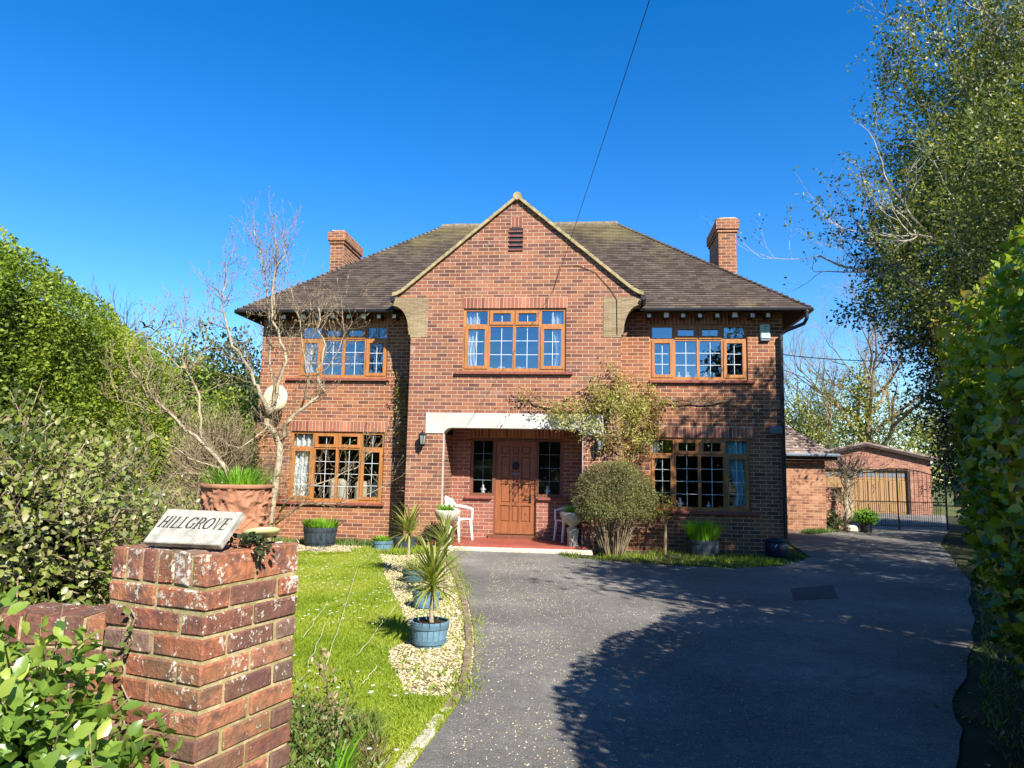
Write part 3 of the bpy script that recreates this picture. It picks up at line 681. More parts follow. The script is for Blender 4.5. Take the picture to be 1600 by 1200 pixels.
for i, (u, w_, lb) in enumerate(((-.46, .11, 'low white flower arrangement on the central sill, leftmost'), (-.17, .08, 'low white flower arrangement just left of the central mullion'), (.19, .12, 'low white flower arrangement just right of the central mullion'))):
    c0 = W(u, GV+.2, 3.53); P, dd = blob(160, c0, (w_, .05, .045), zmin=-.2)
    o = leafset('flower_arrangement', M['white'], P, dd, .03, .8); tag(o, lb, 'flowers', 'white flowers on the central sill')
for u, lb in ((-.62, 'white ornament inside the side window left of the front door'), (.74, 'white ornament inside the side window right of the front door')):
    figurine(u, .46, 1.04, .17, M['white'], lb, 'ornament', 'ornaments in the door side windows')

# ------------------------------------------------------------------ camera
TILT, ROLL, F = R(6.95), R(1.15), 1120.0
CM = Matrix.Rotation(PI/2+TILT, 4, 'X') @ Matrix.Rotation(ROLL, 4, 'Z')
cam = bpy.data.cameras.new('camera'); co_ = bpy.data.objects.new('camera', cam); col.objects.link(co_)
co_.matrix_world = Matrix.Translation((0, 0, 1.5)) @ CM
cam.sensor_width = 36; cam.sensor_fit = 'HORIZONTAL'; cam.lens = F/1600*36; cam.clip_start = .05; cam.clip_end = 2000
sc.camera = co_
def at(x, y, Y):
    """a point of the place seen in that direction, at distance Y along the drive"""
    r = CM.to_3x3() @ Vector(((x-800)/F, -(y-600)/F, -1)); r = r*(Y/r.y); return Vector((r.x, r.y, r.z+1.5))

# ------------------------------------------------------------------ ground
def sheet(name, poly, z, m, kind='structure', thick=0):
    me = bpy.data.meshes.new(name)
    from mathutils.geometry import tessellate_polygon
    P = [Vector((x, y, z)) for x, y in poly]; tr = tessellate_polygon([P])
    me.from_pydata([tuple(p) for p in P], [], [tuple(t) for t in tr]); me.update()
    if me.polygons[0].normal.z < 0: me.flip_normals()
    me.materials.append(m); o = bpy.data.objects.new(name, me); col.objects.link(o)
    if kind: o['kind'] = kind
    return o
def m_ground(name, stops, sc1=3, sc2=60, bmp=.5, rough=.95):
    m, nt, b = mat(name, rough, .15); v = coords(nt, 'Object')
    n1 = noise_tex(nt, v, sc1, 6, .65); n2 = noise_tex(nt, v, sc2, 5, .8)
    f = mul(nt, mul(nt, n1, .5), mul(nt, n2, .5), 'ADD'); L(nt, ramp(nt, f, stops), b.inputs['Base Color']); bump(nt, b, n2, bmp, .02); return m
M['earth'] = m_ground('earth', [(.35, (.05, .045, .02)), (.5, (.09, .10, .03)), (.65, (.15, .15, .05))])
M['lawn'] = m_ground('lawn_turf', [(.35, (.12, .16, .012)), (.5, (.19, .24, .018)), (.65, (.27, .30, .035))], 2.5, 90)
M['verge_soil'] = m_ground('verge_soil', [(.35, (.02, .022, .010)), (.5, (.035, .036, .015)), (.65, (.07, .065, .032))], 2.5, 50)
M['gravel'] = m_ground('gravel_bed', [(.3, (.20, .15, .07)), (.5, (.36, .285, .15)), (.68, (.48, .40, .24))], 4, 110, 1)
# asphalt: dark binder, grey chippings, pale flecks, worn lighter swirls
m, nt, b = mat('asphalt', .9, .2); v = coords(nt, 'Object')
n1 = noise_tex(nt, v, .55, 5, .55); n2 = noise_tex(nt, v, 70, 4, .8); n3 = noise_tex(nt, v, 12, 5, .6)
vo_ = N(nt, 'ShaderNodeTexVoronoi', Scale=150.0); L(nt, v, vo_.inputs['Vector'])
base = ramp(nt, n1, [(.28, (.108, .100, .090)), (.5, (.165, .153, .136)), (.7, (.26, .238, .205))])
base = mix(nt, 1, base, ramp(nt, n2, [(.25, (.35, .35, .36)), (.5, (.95, .95, .95)), (.75, (1.9, 1.85, 1.8))]), 'MULTIPLY')
base = mix(nt, 1, base, ramp(nt, n3, [(.3, (.82, .82, .82)), (.7, (1.15, 1.15, 1.14))]), 'MULTIPLY')
vs = nt.nodes.new('ShaderNodeSeparateColor'); L(nt, vo_.outputs['Color'], vs.inputs[0])
fl = mul(nt, mul(nt, vs.outputs[0], .955, 'GREATER_THAN'), mul(nt, vo_.outputs['Distance'], .45, 'LESS_THAN'))
v2 = N(nt, 'ShaderNodeTexVoronoi', Scale=38.0); L(nt, v, v2.inputs['Vector']); v2s = nt.nodes.new('ShaderNodeSeparateColor'); L(nt, v2.outputs['Color'], v2s.inputs[0])
f2 = mul(nt, mul(nt, v2s.outputs[1], .975, 'GREATER_THAN'), mul(nt, v2.outputs['Distance'], .24, 'LESS_THAN'))
base = mix(nt, mul(nt, mul(nt, fl, f2, 'MAXIMUM'), .75), base, (.50, .47, .40))
wv = N(nt, 'ShaderNodeTexNoise', Scale=1.6); L(nt, v, wv.inputs['Vector']); wa = nt.nodes.new('ShaderNodeVectorMath'); wa.operation = 'MULTIPLY_ADD'
L(nt, wv.outputs['Color'], wa.inputs[0]); wa.inputs[1].default_value = (.9, .9, 0); L(nt, v, wa.inputs[2])
ck = N(nt, 'ShaderNodeTexVoronoi', Scale=.42); ck.feature = 'DISTANCE_TO_EDGE'; L(nt, wa.outputs[0], ck.inputs['Vector'])
crk = mul(nt, mul(nt, ck.outputs['Distance'], .004, 'LESS_THAN'), mul(nt, n3, .46, 'GREATER_THAN'))
base = mix(nt, mul(nt, crk, .3), base, (.04, .038, .035))
n5 = noise_tex(nt, v, .9, 7, .7); base = mix(nt, ramp(nt, n5, [(.56, (0, 0, 0)), (.68, (.45,)*3)]), base, (.085, .075, .055))
L(nt, base, b.inputs['Base Color']); bump(nt, b, n2, .9, .012); M['asphalt'] = m

S = 260
sheet('ground', [(-S, -60), (S, -60), (S, S*1.6), (-S, S*1.6)], -.03, M['earth'])
lawn_edge = [(-2.386, 13.335), (-2.05, 12.0), (-1.805, 10.68), (-1.45, 9.2), (-1.071, 7.701), (-.90, 6.9), (-.861, 6.578), (-1.0, 6.33), (-.93, 5.9), (-.766, 5.399), (-.684, 5.08), (-.32, 4.99)]
drv_edge = [(-1.07, 12.96), (-.93, 12.0), (-.80, 11.17), (-.60, 9.8), (-.43, 8.3), (-.33, 7.2), (-.285, 6.627), (-.25, 5.435), (-.31, 4.853), (-.396, 4.284), (-.50, 3.7), (-.62, 3.0), (-.66, 1.0), (-.9, -1.0), (-3, -6)]
sheet('lawn', [(-14, 13.15), (-3.6, 13.25)]+lawn_edge+drv_edge[8:13]+[(-9, 1.2), (-14, 2)], -.010, M['lawn'])
sheet('gravel_border', [(-5.8, 15.3), (-5.8, 13.0), (-3.6, 13.0), (-2.2, 12.9), (-2.0, 11.6), (-1.6, 9.2), (-1.3, 7.6), (-1.15, 6.2), (-.95, 5.3), (-.8, 4.9), (-.24, 4.9), (-.22, 6.6), (-.34, 8.2), (-.72, 11.17), (-.95, 12.9), (-1.1, 13.9), (-1.1, 14.9)], -.018, M['gravel'])
vg0 = [(1.9, -2), (2.0, 2.8), (2.39, 3.98), (3.25, 5.35), (4.4, 7.0), (7.2, 11.5), (10.1, 17.1), (13.4, 22.2), (18.6, 31.0)]
vg_edge = []
for (xa, ya), (xb, yb) in zip(vg0, vg0[1:]):
    m_ = max(1, int(math.hypot(xb-xa, yb-ya)/.22))
    for k in range(m_): t = k/m_; x_, y_ = xa+(xb-xa)*t, ya+(yb-ya)*t; vg_edge.append((x_+.07*noise.noise((x_*.9, y_*.9, 0))+.03*noise.noise((x_*5, y_*5, 3)), y_))
vg_edge.append(vg0[-1])
drive = sheet('driveway', [(-3, -8), (-.9, -1.0), (-.66, 1.0), (-.62, 3.0)]+drv_edge[::-1][4:]+[(-1.15, 13.9), (.9, 13.75), (1.0, 13.2), (1.4, 12.9), (2.2, 12.45), (3.0, 12.1), (3.7, 12.0), (4.5, 12.4), (5.2, 13.1), (5.75, 13.95), (5.85, 14.4), (7.3, 20.3), (8.9, 21.1), (10.0, 22.0), (9.9, 24), (11.2, 31.2), (18.6, 31.6)]+vg_edge[::-1]+[(1.9, -8)], 0, M['asphalt'])
sheet('verge', vg_edge+[(30, 31), (30, -8), (2.2, -8)], -.012, M['verge_soil'])
sheet('side_path', [(-5.9, 15.1), (-1, 14.6), (-1, 16), (-5.9, 16)], -.014, M['gravel'])
sheet('flower_bed', [(.85, 13.8), (1.0, 13.1), (1.4, 12.8), (2.2, 12.35), (3.0, 12.0), (3.7, 11.9), (4.6, 12.3), (5.3, 13.0), (5.85, 13.9), (5.95, 14.6), (.8, 15)], -.008, M['verge_soil'])
# inspection cover patch in the drive
pc = MB(); pc.prismz([(3.50, 9.03), (4.15, 9.24), (4.55, 10.31), (3.83, 9.96)], .001, .005); o = pc.build('drain_patch', m_plain('old_tar_patch', (.05, .05, .055), .8, .3, .3, 20), None); o['kind'] = 'structure'

# edging bricks between gravel and drive, then worn stone edging along the lawn
ed = MB()
def walk(poly, step):
    out = []; acc = 0
    for (x0, y0), (x1, y1) in zip(poly, poly[1:]):
        d = math.hypot(x1-x0, y1-y0); t = acc
        while t < d: out.append((x0+(x1-x0)*t/d, y0+(y1-y0)*t/d, math.atan2(y1-y0, x1-x0))); t += step
        acc = t-d
    return out
for x, y, a in walk(drv_edge[:9], .225):
    mx = Matrix.Translation((x-.045, y, -.03)) @ Matrix.Rotation(a+random.gauss(0, .03), 4, 'Z')
    ed.cbox(-.108, .108, -.04, .03, 0, .036+random.uniform(-.006, .008), .008, .004, mx)
o = ed.build('brick_edging', m_plain('mossy_edging_brick', (.20, .15, .10), .95, .1, .45, 14, bmp=.6), None); tag(o, 'row of mossy edging bricks between the gravel and the drive', 'edging')
ed = MB()
for x, y, a in walk(drv_edge[8:12], .30):
    mx = Matrix.Translation((x-.06, y, -.03)) @ Matrix.Rotation(a+random.gauss(0, .06), 4, 'Z')
    ed.cbox(-.14, .14, -.05, .045, 0, .028+random.uniform(-.01, .01), .012, .006, mx)
o = ed.build('stone_edging', M['stone'], None); tag(o, 'low worn stone edging between the lawn and the drive', 'edging')

def inpoly(P, poly):
    x, y = P[:, 0], P[:, 1]; c = np.zeros(len(P), bool); q = np.array(poly); j = len(q)-1
    for i in range(len(q)):
        with np.errstate(divide='ignore', invalid='ignore'):
            c ^= ((q[i, 1] > y) != (q[j, 1] > y)) & (x < (q[j, 0]-q[i, 0])*(y-q[i, 1])/(q[j, 1]-q[i, 1]+1e-12)+q[i, 0])
        j = i
    return c
def scatter(poly, n):
    q = np.array(poly); lo, hi = q.min(0), q.max(0); P = RNG.random((int(n*3), 2))*(hi-lo)+lo; P = P[inpoly(P, poly)][:n]
    return np.c_[P, np.zeros(len(P))]
def grass(name, poly, n, h, m, label=None, w=.16, z=-.012, near=None, kind='stuff', lean=.5, vb=0, mask=None):
    P = scatter(poly, n)
    if mask: P = P[nz(P, mask[0], 6)+.5*nz(P, mask[0]*3, 1) > mask[1]]
    if near: P = P[RNG.random(len(P)) < np.clip(near/np.maximum(P[:, 1], .1), .25, 1)]
    n = len(P); P[:, 2] = z; D = np.c_[RNG.normal(size=(n, 2))*lean, np.ones(n)]; Nn = np.c_[RNG.normal(size=(n, 2)), RNG.random(n)*.5+.2]
    hh = h*RNG.uniform(.5, 1.3, n)*(1+.5*nz(P, 1.5)); wv = w
    var = .5+.55*nz(P, .9, 3)+.25*nz(P, 4, 5)+RNG.normal(size=n)*.16+vb
    o = leaves(name, m, P, D, Nn, hh, wv, T_BLADE, var); o['kind'] = kind
    return o
lawn_vis = [(-4.1, 13.2), (-3.6, 13.2)]+lawn_edge+drv_edge[8:11]+[(-1.6, 3.9), (-3.2, 7)]
grass('grass', lawn_vis, 150000, .034, M['lf_grass'], w=.22, near=7.5, lean=.8, mask=(.8, -.42))
grass('verge_grass', [(2.45, 3.7), (3.35, 5.3), (4.5, 7), (7.3, 11.5), (8.7, 11.5), (5.6, 5.5), (4.2, 3.0)], 16000, .05, M['lf_weed'], w=.2)
# daisies
P = scatter(lawn_vis, 420); P = P[nz(P, .8, 2)+RNG.random(len(P))*.6+(P[:, 1]-8)*.05 > .25]; P[:, 2] = .035
o = leaves('daisy_flowers', M['white'], np.repeat(P, 5, 0), np.c_[np.tile([[math.cos(a), math.sin(a)] for a in np.arange(5)*2*PI/5], (len(P), 1)), np.full(len(P)*5, .15)], np.tile([0, 0, 1.], (len(P)*5, 1)), .016, .7); o['kind'] = 'stuff'
# gravel stones and stray chippings
def pebbles(name, P, r, m):
    n = len(P); V0 = np.array([(1, 0, 0), (-1, 0, 0), (0, 1, 0), (0, -1, 0), (0, 0, .7), (0, 0, -.6)]); F0 = [(0, 2, 4), (2, 1, 4), (1, 3, 4), (3, 0, 4), (2, 0, 5), (1, 2, 5), (3, 1, 5), (0, 3, 5)]
    sc_ = (r*RNG.uniform(.5, 1.4, (n, 3))); a = RNG.random(n)*6.28; ca, sa = np.cos(a), np.sin(a)
    q = V0[None]*sc_[:, None, :]*(1+RNG.normal(size=(n, 6, 1))*.12)
    V = np.stack([q[..., 0]*ca[:, None]-q[..., 1]*sa[:, None], q[..., 0]*sa[:, None]+q[..., 1]*ca[:, None], q[..., 2]], -1)+P[:, None, :]
    fc = (np.array(F0)[None]+np.arange(n)[:, None, None]*6).reshape(-1, 3)
    me = bpy.data.meshes.new(name); me.from_pydata(V.reshape(-1, 3).tolist(), [], fc.tolist()); me.materials.append(m)
    at_ = me.attributes.new('var', 'FLOAT', 'POINT'); at_.data.foreach_set('value', np.repeat(RNG.random(n), 6).astype(np.float32))
    o = bpy.data.objects.new(name, me); col.objects.link(o); o['kind'] = 'stuff'; return o
M['pebble'] = m_leaf('pebble', [(.22, .16, .08), (.42, .33, .18), (.56, .47, .29), (.40, .36, .28)], 0, .85, .2)
grav = lawn_edge+[(-.24, 4.9), (-.25, 6.6), (-.36, 8.2), (-.74, 11.17), (-.98, 12.8), (-1.15, 13.8)]
P = scatter(grav, 15000); P[:, 2] = -.012; P2 = scatter([(-5.2, 15.0), (-4.2, 13.3), (-2.3, 13.2), (-1.2, 13.8), (-1.2, 14.6)], 4000); P2[:, 2] = -.012
pebbles('gravel', np.concatenate([P, P2]), .013, M['pebble'])
P = scatter([(-.25, 13), (-.3, 3.2), (2.2, 3.2), (2.9, 8), (3, 12)], 9000); dd = np.abs(P[:, 0]+.3); P = P[RNG.random(len(P)) < (np.exp(-dd*1.0)+.14)*(1+1.4*nz(P, .8, 2))]; P[:, 2] = .002
P3 = np.array([(x+random.gauss(0, .10), y+random.gauss(0, .10), .0) for x, y, a in walk(lawn_edge, .012)])
pebbles('loose_chippings', np.concatenate([P, P3]), .006, M['pebble'])
grass('gravel_weeds', grav, 2600, .05, M['lf_grass'], w=.25, lean=.9, vb=-.1)
grass('edging_weeds', [(x-.12, y) for x, y in drv_edge[:9]]+[(x+.10, y) for x, y in drv_edge[:9][::-1]], 2600, .05, M['lf_grass'], w=.22, lean=.8)
grass('path_weeds', [(-5.0, 14.7), (-4.2, 14.45), (-1.3, 14.15), (-1.3, 14.8), (-5, 15.2)], 2500, .10, M['lf_weed'], w=.22)
grass('pot_weeds', [(-2.9, 13.35), (-1.9, 12.9), (-1.2, 13.5), (-1.3, 14.0), (-2.6, 13.9)], 3000, .09, M['lf_grass'], w=.2)
grass('bed_weeds', [(.85, 13.7), (1.0, 12.85), (2.2, 12.3), (3.7, 11.95), (4.7, 12.4), (5.7, 13.8), (5.6, 14.1), (1.1, 14.4)], 9000, .06, M['lf_weed'], w=.30, vb=.1, mask=(1.6, -.08), lean=.9)
grass('bed_grass', [(.95, 13.7), (1.1, 12.95), (2.2, 12.4), (3.7, 12.05), (4.6, 12.4), (5.6, 13.8), (5.6, 14.1), (1.1, 14.4)], 4500, .10, M['lf_grass'], w=.12, vb=-.25, mask=(1.1, .05))
ve = [(x-.10, y) for x, y in vg_edge[14:110]]+[(x+.16, y) for x, y in vg_edge[14:110]][::-1]
grass('drive_edge_weeds', ve, 9000, .05, M['lf_weed'], w=.3, lean=.9, mask=(1.3, -.1))
P = scatter([(x-.5, y) for x, y in vg_edge[14:110]]+[(x+.5, y) for x, y in vg_edge[14:110]][::-1], 900); P[:, 2] = .006
o = leaves('leaf_litter', M['lf_dry'], P, rdir(len(P))*np.array([1, 1, .15]), np.tile([0, 0, 1.], (len(P), 1))+rdir(len(P))*.3, .045, .6); o['kind'] = 'stuff'
# twine across the lawn
tw = [((555, 1000), (636, 905)), ((500, 1045), (622, 888)), ((450, 1000), (508, 945)), ((470, 1050), (505, 980)), ((548, 1040), (617, 948))]
for (a, c) in (((508, 1045), (558, 888)), ((560, 1022), (618, 947)), ((474, 996), (512, 941)), ((480, 1042), (508, 975)), ((566, 1068), (588, 1042))):
    pts = []
    for k in range(9):
        t = k/8; q = at(a[0]+(c[0]-a[0])*t, a[1]+(c[1]-a[1])*t, 5); d = q-Vector((0, 0, 1.5)); s = (1.5-.045)/-d.z; p = Vector((0, 0, 1.5))+d*s; p.z = .045+.01*math.sin(k*1.7); p.x += random.gauss(0, .004); pts.append(p)
    b = MB(); b.tube(pts, .0022, 4); o = b.build('lawn_string', M['cream'], None); tag(o, 'thin pale string stretched low across the daisy lawn', 'string', 'strings across the lawn')

# ------------------------------------------------------------------ garage, annexe, garden wall, gates
def at_w(o, x, y, z=0, rz=0): o.location = (x, y, z); o.rotation_euler.z = rz
ga = empty('garage', (15.6, 31.6, 0), R(-14), 'detached brick garage with low gable roof and wide light brown panelled door', 'garage')
GW = 2.55
b = MB(); wall_y(b, -GW, GW, -.1, 2.35, 0, .22, [(-1.72, 1.62, -.1, 1.86)]); b.prism([(-GW, 2.35), (GW, 2.35), (0, 2.95)], 0, .22); b.box(-GW, -GW+.2, .22, 6, -.1, 2.35); b.box(GW-.2, GW, .22, 6, -.1, 2.35); b.box(-GW+.2, GW-.2, 5.8, 6, -.1, 2.35); b.build('wall', M['brick_far'], ga)
b = MB()
for s in (-1, 1):
    q = [(0, 3.10), (s*(GW+.25), 2.45), (s*(GW+.25), 2.37), (0, 3.02)]; b.prism(q if s < 0 else q[::-1], -.2, 6.2)
r_ = b.build('roof', M['tiles_far'], ga)
b = MB()
for s in (-1, 1):
    q = [(0, 3.015), (s*(GW+.24), 2.365), (s*(GW+.24), 2.25), (0, 2.90)]; b.prism(q if s < 0 else q[::-1], -.2, -.16)
b.build('bargeboard', M['darkwood'], r_)
b = MB(); b.box(-1.72, 1.62, .09, .13, 0, 1.86)
for k in range(8):
    x = -1.72+3.34*k/8
    b.box(x, x+.07, .075, .089, .02, 1.86)
    for z0, z1 in ((.08, .42), (.50, 1.42)): b.cbox(x+.11, x+.38, .07, .091, z0, z1, .012)
for z in (.02, .45, 1.46): b.box(-1.72, 1.62, .078, .0885, z, z+.05)
gd = b.build('garage_door', M['garage_door'], ga)
for k in range(8):
    x = -1.72+3.34*k/8; q = MB(); q.box(x+.10, x+.39, .076, .0892, 1.58, 1.74)
    q.build('door_window', M['grey'], gd)
b = MB(); b.box(-1.75, 1.65, -.02, .07, 1.86, 1.92); b.box(1.62, 1.72, -.02, .07, 0, 1.86); b.build('door_surround', M['darkwood'], ga)
an = empty('brick_annexe', HO, -TH, 'single storey pale brick annexe with hipped tile roof behind the right corner of the house', 'annexe')
b = MB(); b.box(4.2, 8.20, 6.45, 9.4, -.2, 2.02); b.build('wall', M['brick_wing'], an)
b = MB(); x0, x1, y0, y1, ez = 3.6, 8.42, 6.22, 9.7, 2.15; w2 = (y1-y0)/2; hz = ez+w2*.84
rp = []
for i in range(18):
    t0, t1 = i/18, (i+1)/18
    for (ax, ay, bx, by) in ((x0, y0, x1-0, y0),):
        pass
    za, zb = ez+t0*w2*.84, ez+t1*w2*.84
    A = [(x0, y0+t0*w2, za+.012), (x1-t0*w2, y0+t0*w2, za+.012), (x1-t1*w2, y0+t1*w2, zb), (x0, y0+t1*w2, zb)]; b.face(A, [(p[0], t) for p, t in zip(A, (i*.1, i*.1, i*.1+.1, i*.1+.1))])
    A = [(x1-t0*w2, y0+t0*w2, za+.012), (x1-t0*w2, y1-t0*w2, za+.012), (x1-t1*w2, y1-t1*w2, zb), (x1-t1*w2, y0+t1*w2, zb)]; b.face(A, [(p[1], t) for p, t in zip(A, (i*.1, i*.1, i*.1+.1, i*.1+.1))])
    A = [(x1-t0*w2, y1-t0*w2, za), (x0, y1-t0*w2, za), (x0, y1-t1*w2, zb), (x1-t1*w2, y1-t1*w2, zb)]; b.face(A)
ar = b.build('roof', M['tiles_far'], an)
b = MB(); b.box(x0, x1, y0, y1, ez-.02, ez-.002); b.build('eaves_board', M['darkwood'], ar)
b = MB(); b.box(x0, x1+.03, y0-.03, y0-.003, ez-.17, ez-.02); b.box(x1+.003, x1+.03, y0, y1, ez-.17, ez-.02); b.build('fascia', M['darkwood'], an)
b = MB(); b.tube([(x0, y0-.09, ez-.03), (x1+.1, y0-.09, ez-.03)], .05, 8); b.tube([(x1+.09, y0-.05, ez-.03), (x1+.09, y1, ez-.03)], .05, 8); b.build('gutter', M['grey'], an)
gw = MB(); gw.box(0, 1.15, 0, .22, -.1, 1.15); gw.cbox(-.0, 1.17, -.02, .24, 1.152, 1.22, .01, .004); o = gw.build('garden_wall', M['brick_far'], None, loc=(8.92, 21.0, 0), rz=R(32)); tag(o, 'low pinkish brick wall between the annexe and the iron gates', 'wall')
# iron gates 
gt_ = empty('iron_gate', (11.75, 21.95, 0), R(2), 'arched black wrought iron double drive gates with scrollwork across the drive', 'gates')
GWD = 1.50
def arch(x): return 1.52+.30*math.cos(x/GWD*PI/2)
for s in (-1, 1):
    f = MB(); xs_ = [s*(.012+(GWD-.012)*k/12) for k in range(13)]
    f.tube([(x, 0, arch(x)) for x in xs_], .014, 6)
    for z in (.10, .82): f.box(min(xs_), max(xs_), -.012, .012, z-.014, z+.014)
    f.box(s*.012-.008, s*.012+.008, -.010, .010, .02, arch(0)); f.box(s*GWD-.02, s*GWD+.02, -.02, .02, 0, 1.56)
    leaf = f.build('gate_leaf', M['iron'], gt_)
    k = 0; x = .14
    while x < GWD-.06:
        q = MB(); q.tube([(s*x, 0, .10), (s*x, 0, arch(x)+(.0))], .0085, 5); q.build('bar', M['iron'], leaf)
        q = MB(); q.tube([(s*(x-.065), 0, .10), (s*(x-.065), 0, .82)], .007, 5); q.build('dog_bar', M['iron'], leaf); x += .13
    q = MB()
    for zc in (1.12, 1.26):
        for t in (-1, 1): q.tube([(s*.74+t*(.03+.03*math.cos(a)), -.02, zc+t*.01+.05*math.sin(a)) for a in [i*PI/5 for i in range(9)]], .009, 5)
    q.build('scroll', M['iron' if s > 0 else 'cream'], leaf)
q = MB(); q.box(-.02, .02, -.04, -.014, -.02, .36); q.build('drop_bolt', M['iron'], gt_)

# overhead cables
def cable(a, c, sag, r, label):
    a, c = Vector(a), Vector(c); b = MB(); b.tube([a.lerp(c, k/30)-Vector((0, 0, sag*4*(k/30)*(1-k/30))) for k in range(31)], r, 5)
    o = b.build('overhead_cable', M['black'], None); tag(o, label, 'cable')
s0 = W(.87, GV-.03, 5.10); e0 = at(1003, 0, 5.6); dd_ = (e0-s0); cable(s0, s0+dd_*3.4, .25, .0045, 'thin black overhead cable running from the gable over the drive')
cable(at(1180, 548, 30), at(1520, 560, 26), .25, .018, 'sagging overhead cable beyond the garage on the right')

# ------------------------------------------------------------------ gate pillar of real bricks
M_ = {}
def m_oldbrick():
    m, nt, b = mat('old_pillar_brick', .9, .15); at_ = nt.nodes.new('ShaderNodeAttribute'); at_.attribute_name = 'var'; v = coords(nt, 'Object')
    c = ramp(nt, at_.outputs['Fac'], [(0, (.13, .075, .058)), (.3, (.20, .085, .055)), (.55, (.27, .10, .055)), (.8, (.36, .145, .072)), (1, (.22, .14, .11))])
    n1 = noise_tex(nt, v, 28, 7, .75); n2 = noise_tex(nt, v, 6.5, 9, .8); n3 = noise_tex(nt, v, 70, 3, .6); n4 = noise_tex(nt, v, 4.0, 5, .6)
    c = mix(nt, 1, c, ramp(nt, n1, [(.25, (.40, .38, .38)), (.5, (.90, .88, .88)), (.78, (1.45, 1.42, 1.35))]), 'MULTIPLY')
    n6 = noise_tex(nt, v, 11, 6, .7); c = mix(nt, ramp(nt, n6, [(.5, (0, 0, 0)), (.62, (.8,)*3)]), c, (.105, .052, .045))
    c = mix(nt, ramp(nt, n4, [(.48, (0, 0, 0)), (.68, (.65,)*3)]), c, (.11, .095, .055))
    sp = nt.nodes.new('ShaderNodeSeparateXYZ'); L(nt, v, sp.inputs[0])
    mr = nt.nodes.new('ShaderNodeMapRange'); L(nt, sp.outputs[2], mr.inputs[0]); mr.inputs[1].default_value = .2; mr.inputs[2].default_value = 1.2; mr.inputs[3].default_value = -.02; mr.inputs[4].default_value = .03
    f = mul(nt, mul(nt, n2, .62), mul(nt, n3, .38), 'ADD'); f = mul(nt, f, mr.outputs[0], 'ADD')
    c = mix(nt, ramp(nt, f, [(.572, (0, 0, 0)), (.598, (.85,)*3)]), c, (.48, .455, .37))
    L(nt, c, b.inputs['Base Color']); bump(nt, b, mul(nt, n1, n3, 'ADD'), .8, .006); return m
M['oldbrick'] = m_oldbrick()
m, nt, b = mat('mossy_mortar', 1, .1); v = coords(nt, 'Object'); n = noise_tex(nt, v, 30, 6, .7); n2 = noise_tex(nt, v, 5, 6, .7)
c = mix(nt, ramp(nt, n2, [(.42, (0, 0, 0)), (.62, (.9,)*3)]), ramp(nt, n, [(.3, (.30, .24, .12)), (.7, (.50, .41, .23))]), (.20, .17, .06))
L(nt, c, b.inputs['Base Color']); bump(nt, b, n, 1, .008); M['mortar'] = m

def brickset(name, blist, parent=None, jit=.0022):
    """blist: (x0,x1,y0,y1,z0,z1); each a chamfered, slightly worn brick with its own tone"""
    b = MB(); vv = []
    for q in blist:
        n0 = len(b.v); d = [random.gauss(0, .0015) for _ in range(3)]
        mx = Matrix.Translation(((q[0]+q[1])/2+d[0], (q[2]+q[3])/2+d[1], (q[4]+q[5])/2)) @ Matrix.Rotation(random.gauss(0, .008), 4, 'Z') @ Matrix.Rotation(random.gauss(0, .006), 4, 'Y')
        hx, hy, hz_ = (q[1]-q[0])/2, (q[3]-q[2])/2, (q[5]-q[4])/2
        b.cbox(-hx, hx, -hy, hy, -hz_, hz_, .006, jit, mx); r = random.random(); vv += [r]*(len(b.v)-n0)
    o = b.build(name, M['oldbrick'], parent)
    a = o.data.attributes.new('var', 'FLOAT', 'POINT'); a.data.foreach_set('value', vv)
    return o
pil = empty('gate_pillar', (-1.073, 2.63, 0), R(-23), 'weathered square red brick gate pillar with white lichen and mossy joints, name stone on top', 'pillar')
H_ = .2215; t_ = .102; bl = []; PT_ = 1.2165; z = PT_-.105; row = 0
for k in range(6):    # bricks on edge along the top
    x0 = -H_+k*(H_/3)+.004; x1 = -H_+(k+1)*(H_/3)-.004
    for y0, y1 in ((-H_, -.005), (.005, H_)): bl.append((x0, x1, y0, y1, z, PT_+random.uniform(-.003, .003)))
z -= .010
while z > -.1:
    z0 = z-.065; g_ = .005
    if row % 2 == 0: q = [(-H_, -g_, -H_, -H_+t_), (g_, H_, -H_, -H_+t_), (-H_, -g_, H_-t_, H_), (g_, H_, H_-t_, H_), (-H_, -H_+t_, -H_+t_+.01, H_-t_-.01), (H_-t_, H_, -H_+t_+.01, H_-t_-.01)]
    else: q = [(-H_, -H_+t_, -H_, -g_), (-H_, -H_+t_, g_, H_), (H_-t_, H_, -H_, -g_), (H_-t_, H_, g_, H_), (-H_+t_+.01, H_-t_-.01, -H_, -H_+t_), (-H_+t_+.01, H_-t_-.01, H_-t_, H_)]
    e = .0035*(row/15)
    bl += [(a-(e if a < -.19 else 0), c+(e if c > .2 else 0), d-(e if d < -.19 else 0), f+(e if f > .19 else 0), z0, z) for a, c, d, f in q]
    z -= .0755; row += 1
brickset('bricks', bl, pil)
b = MB(); b.box(-H_+.007, H_-.007, -H_+.007, H_-.007, -.1, PT_-.009); b.build('mortar', M['mortar'], pil)
lw = empty('garden_wall', (-1.43, 2.74, 0), R(178), 'low lichen spotted brick wall with on-edge coping running left from the gate pillar', 'wall')
bl = []
for k in range(26): bl.append((k*.077-.0, k*.077+.067, -.11, .11, .855, .96+random.uniform(-.008, .006)))
for r_i in range(10):
    z1 = .845-r_i*.075
    for k in range(-1, 10):
        x0 = k*.225+(.11 if r_i % 2 else 0); x0_, x1_ = max(0, x0), min(2.0, x0+.215)
        if x1_-x0_ > .03: bl += [(x0_, x1_, -.11, -.01, z1-.065, z1), (x0_, x1_, .01, .11, z1-.065, z1)]
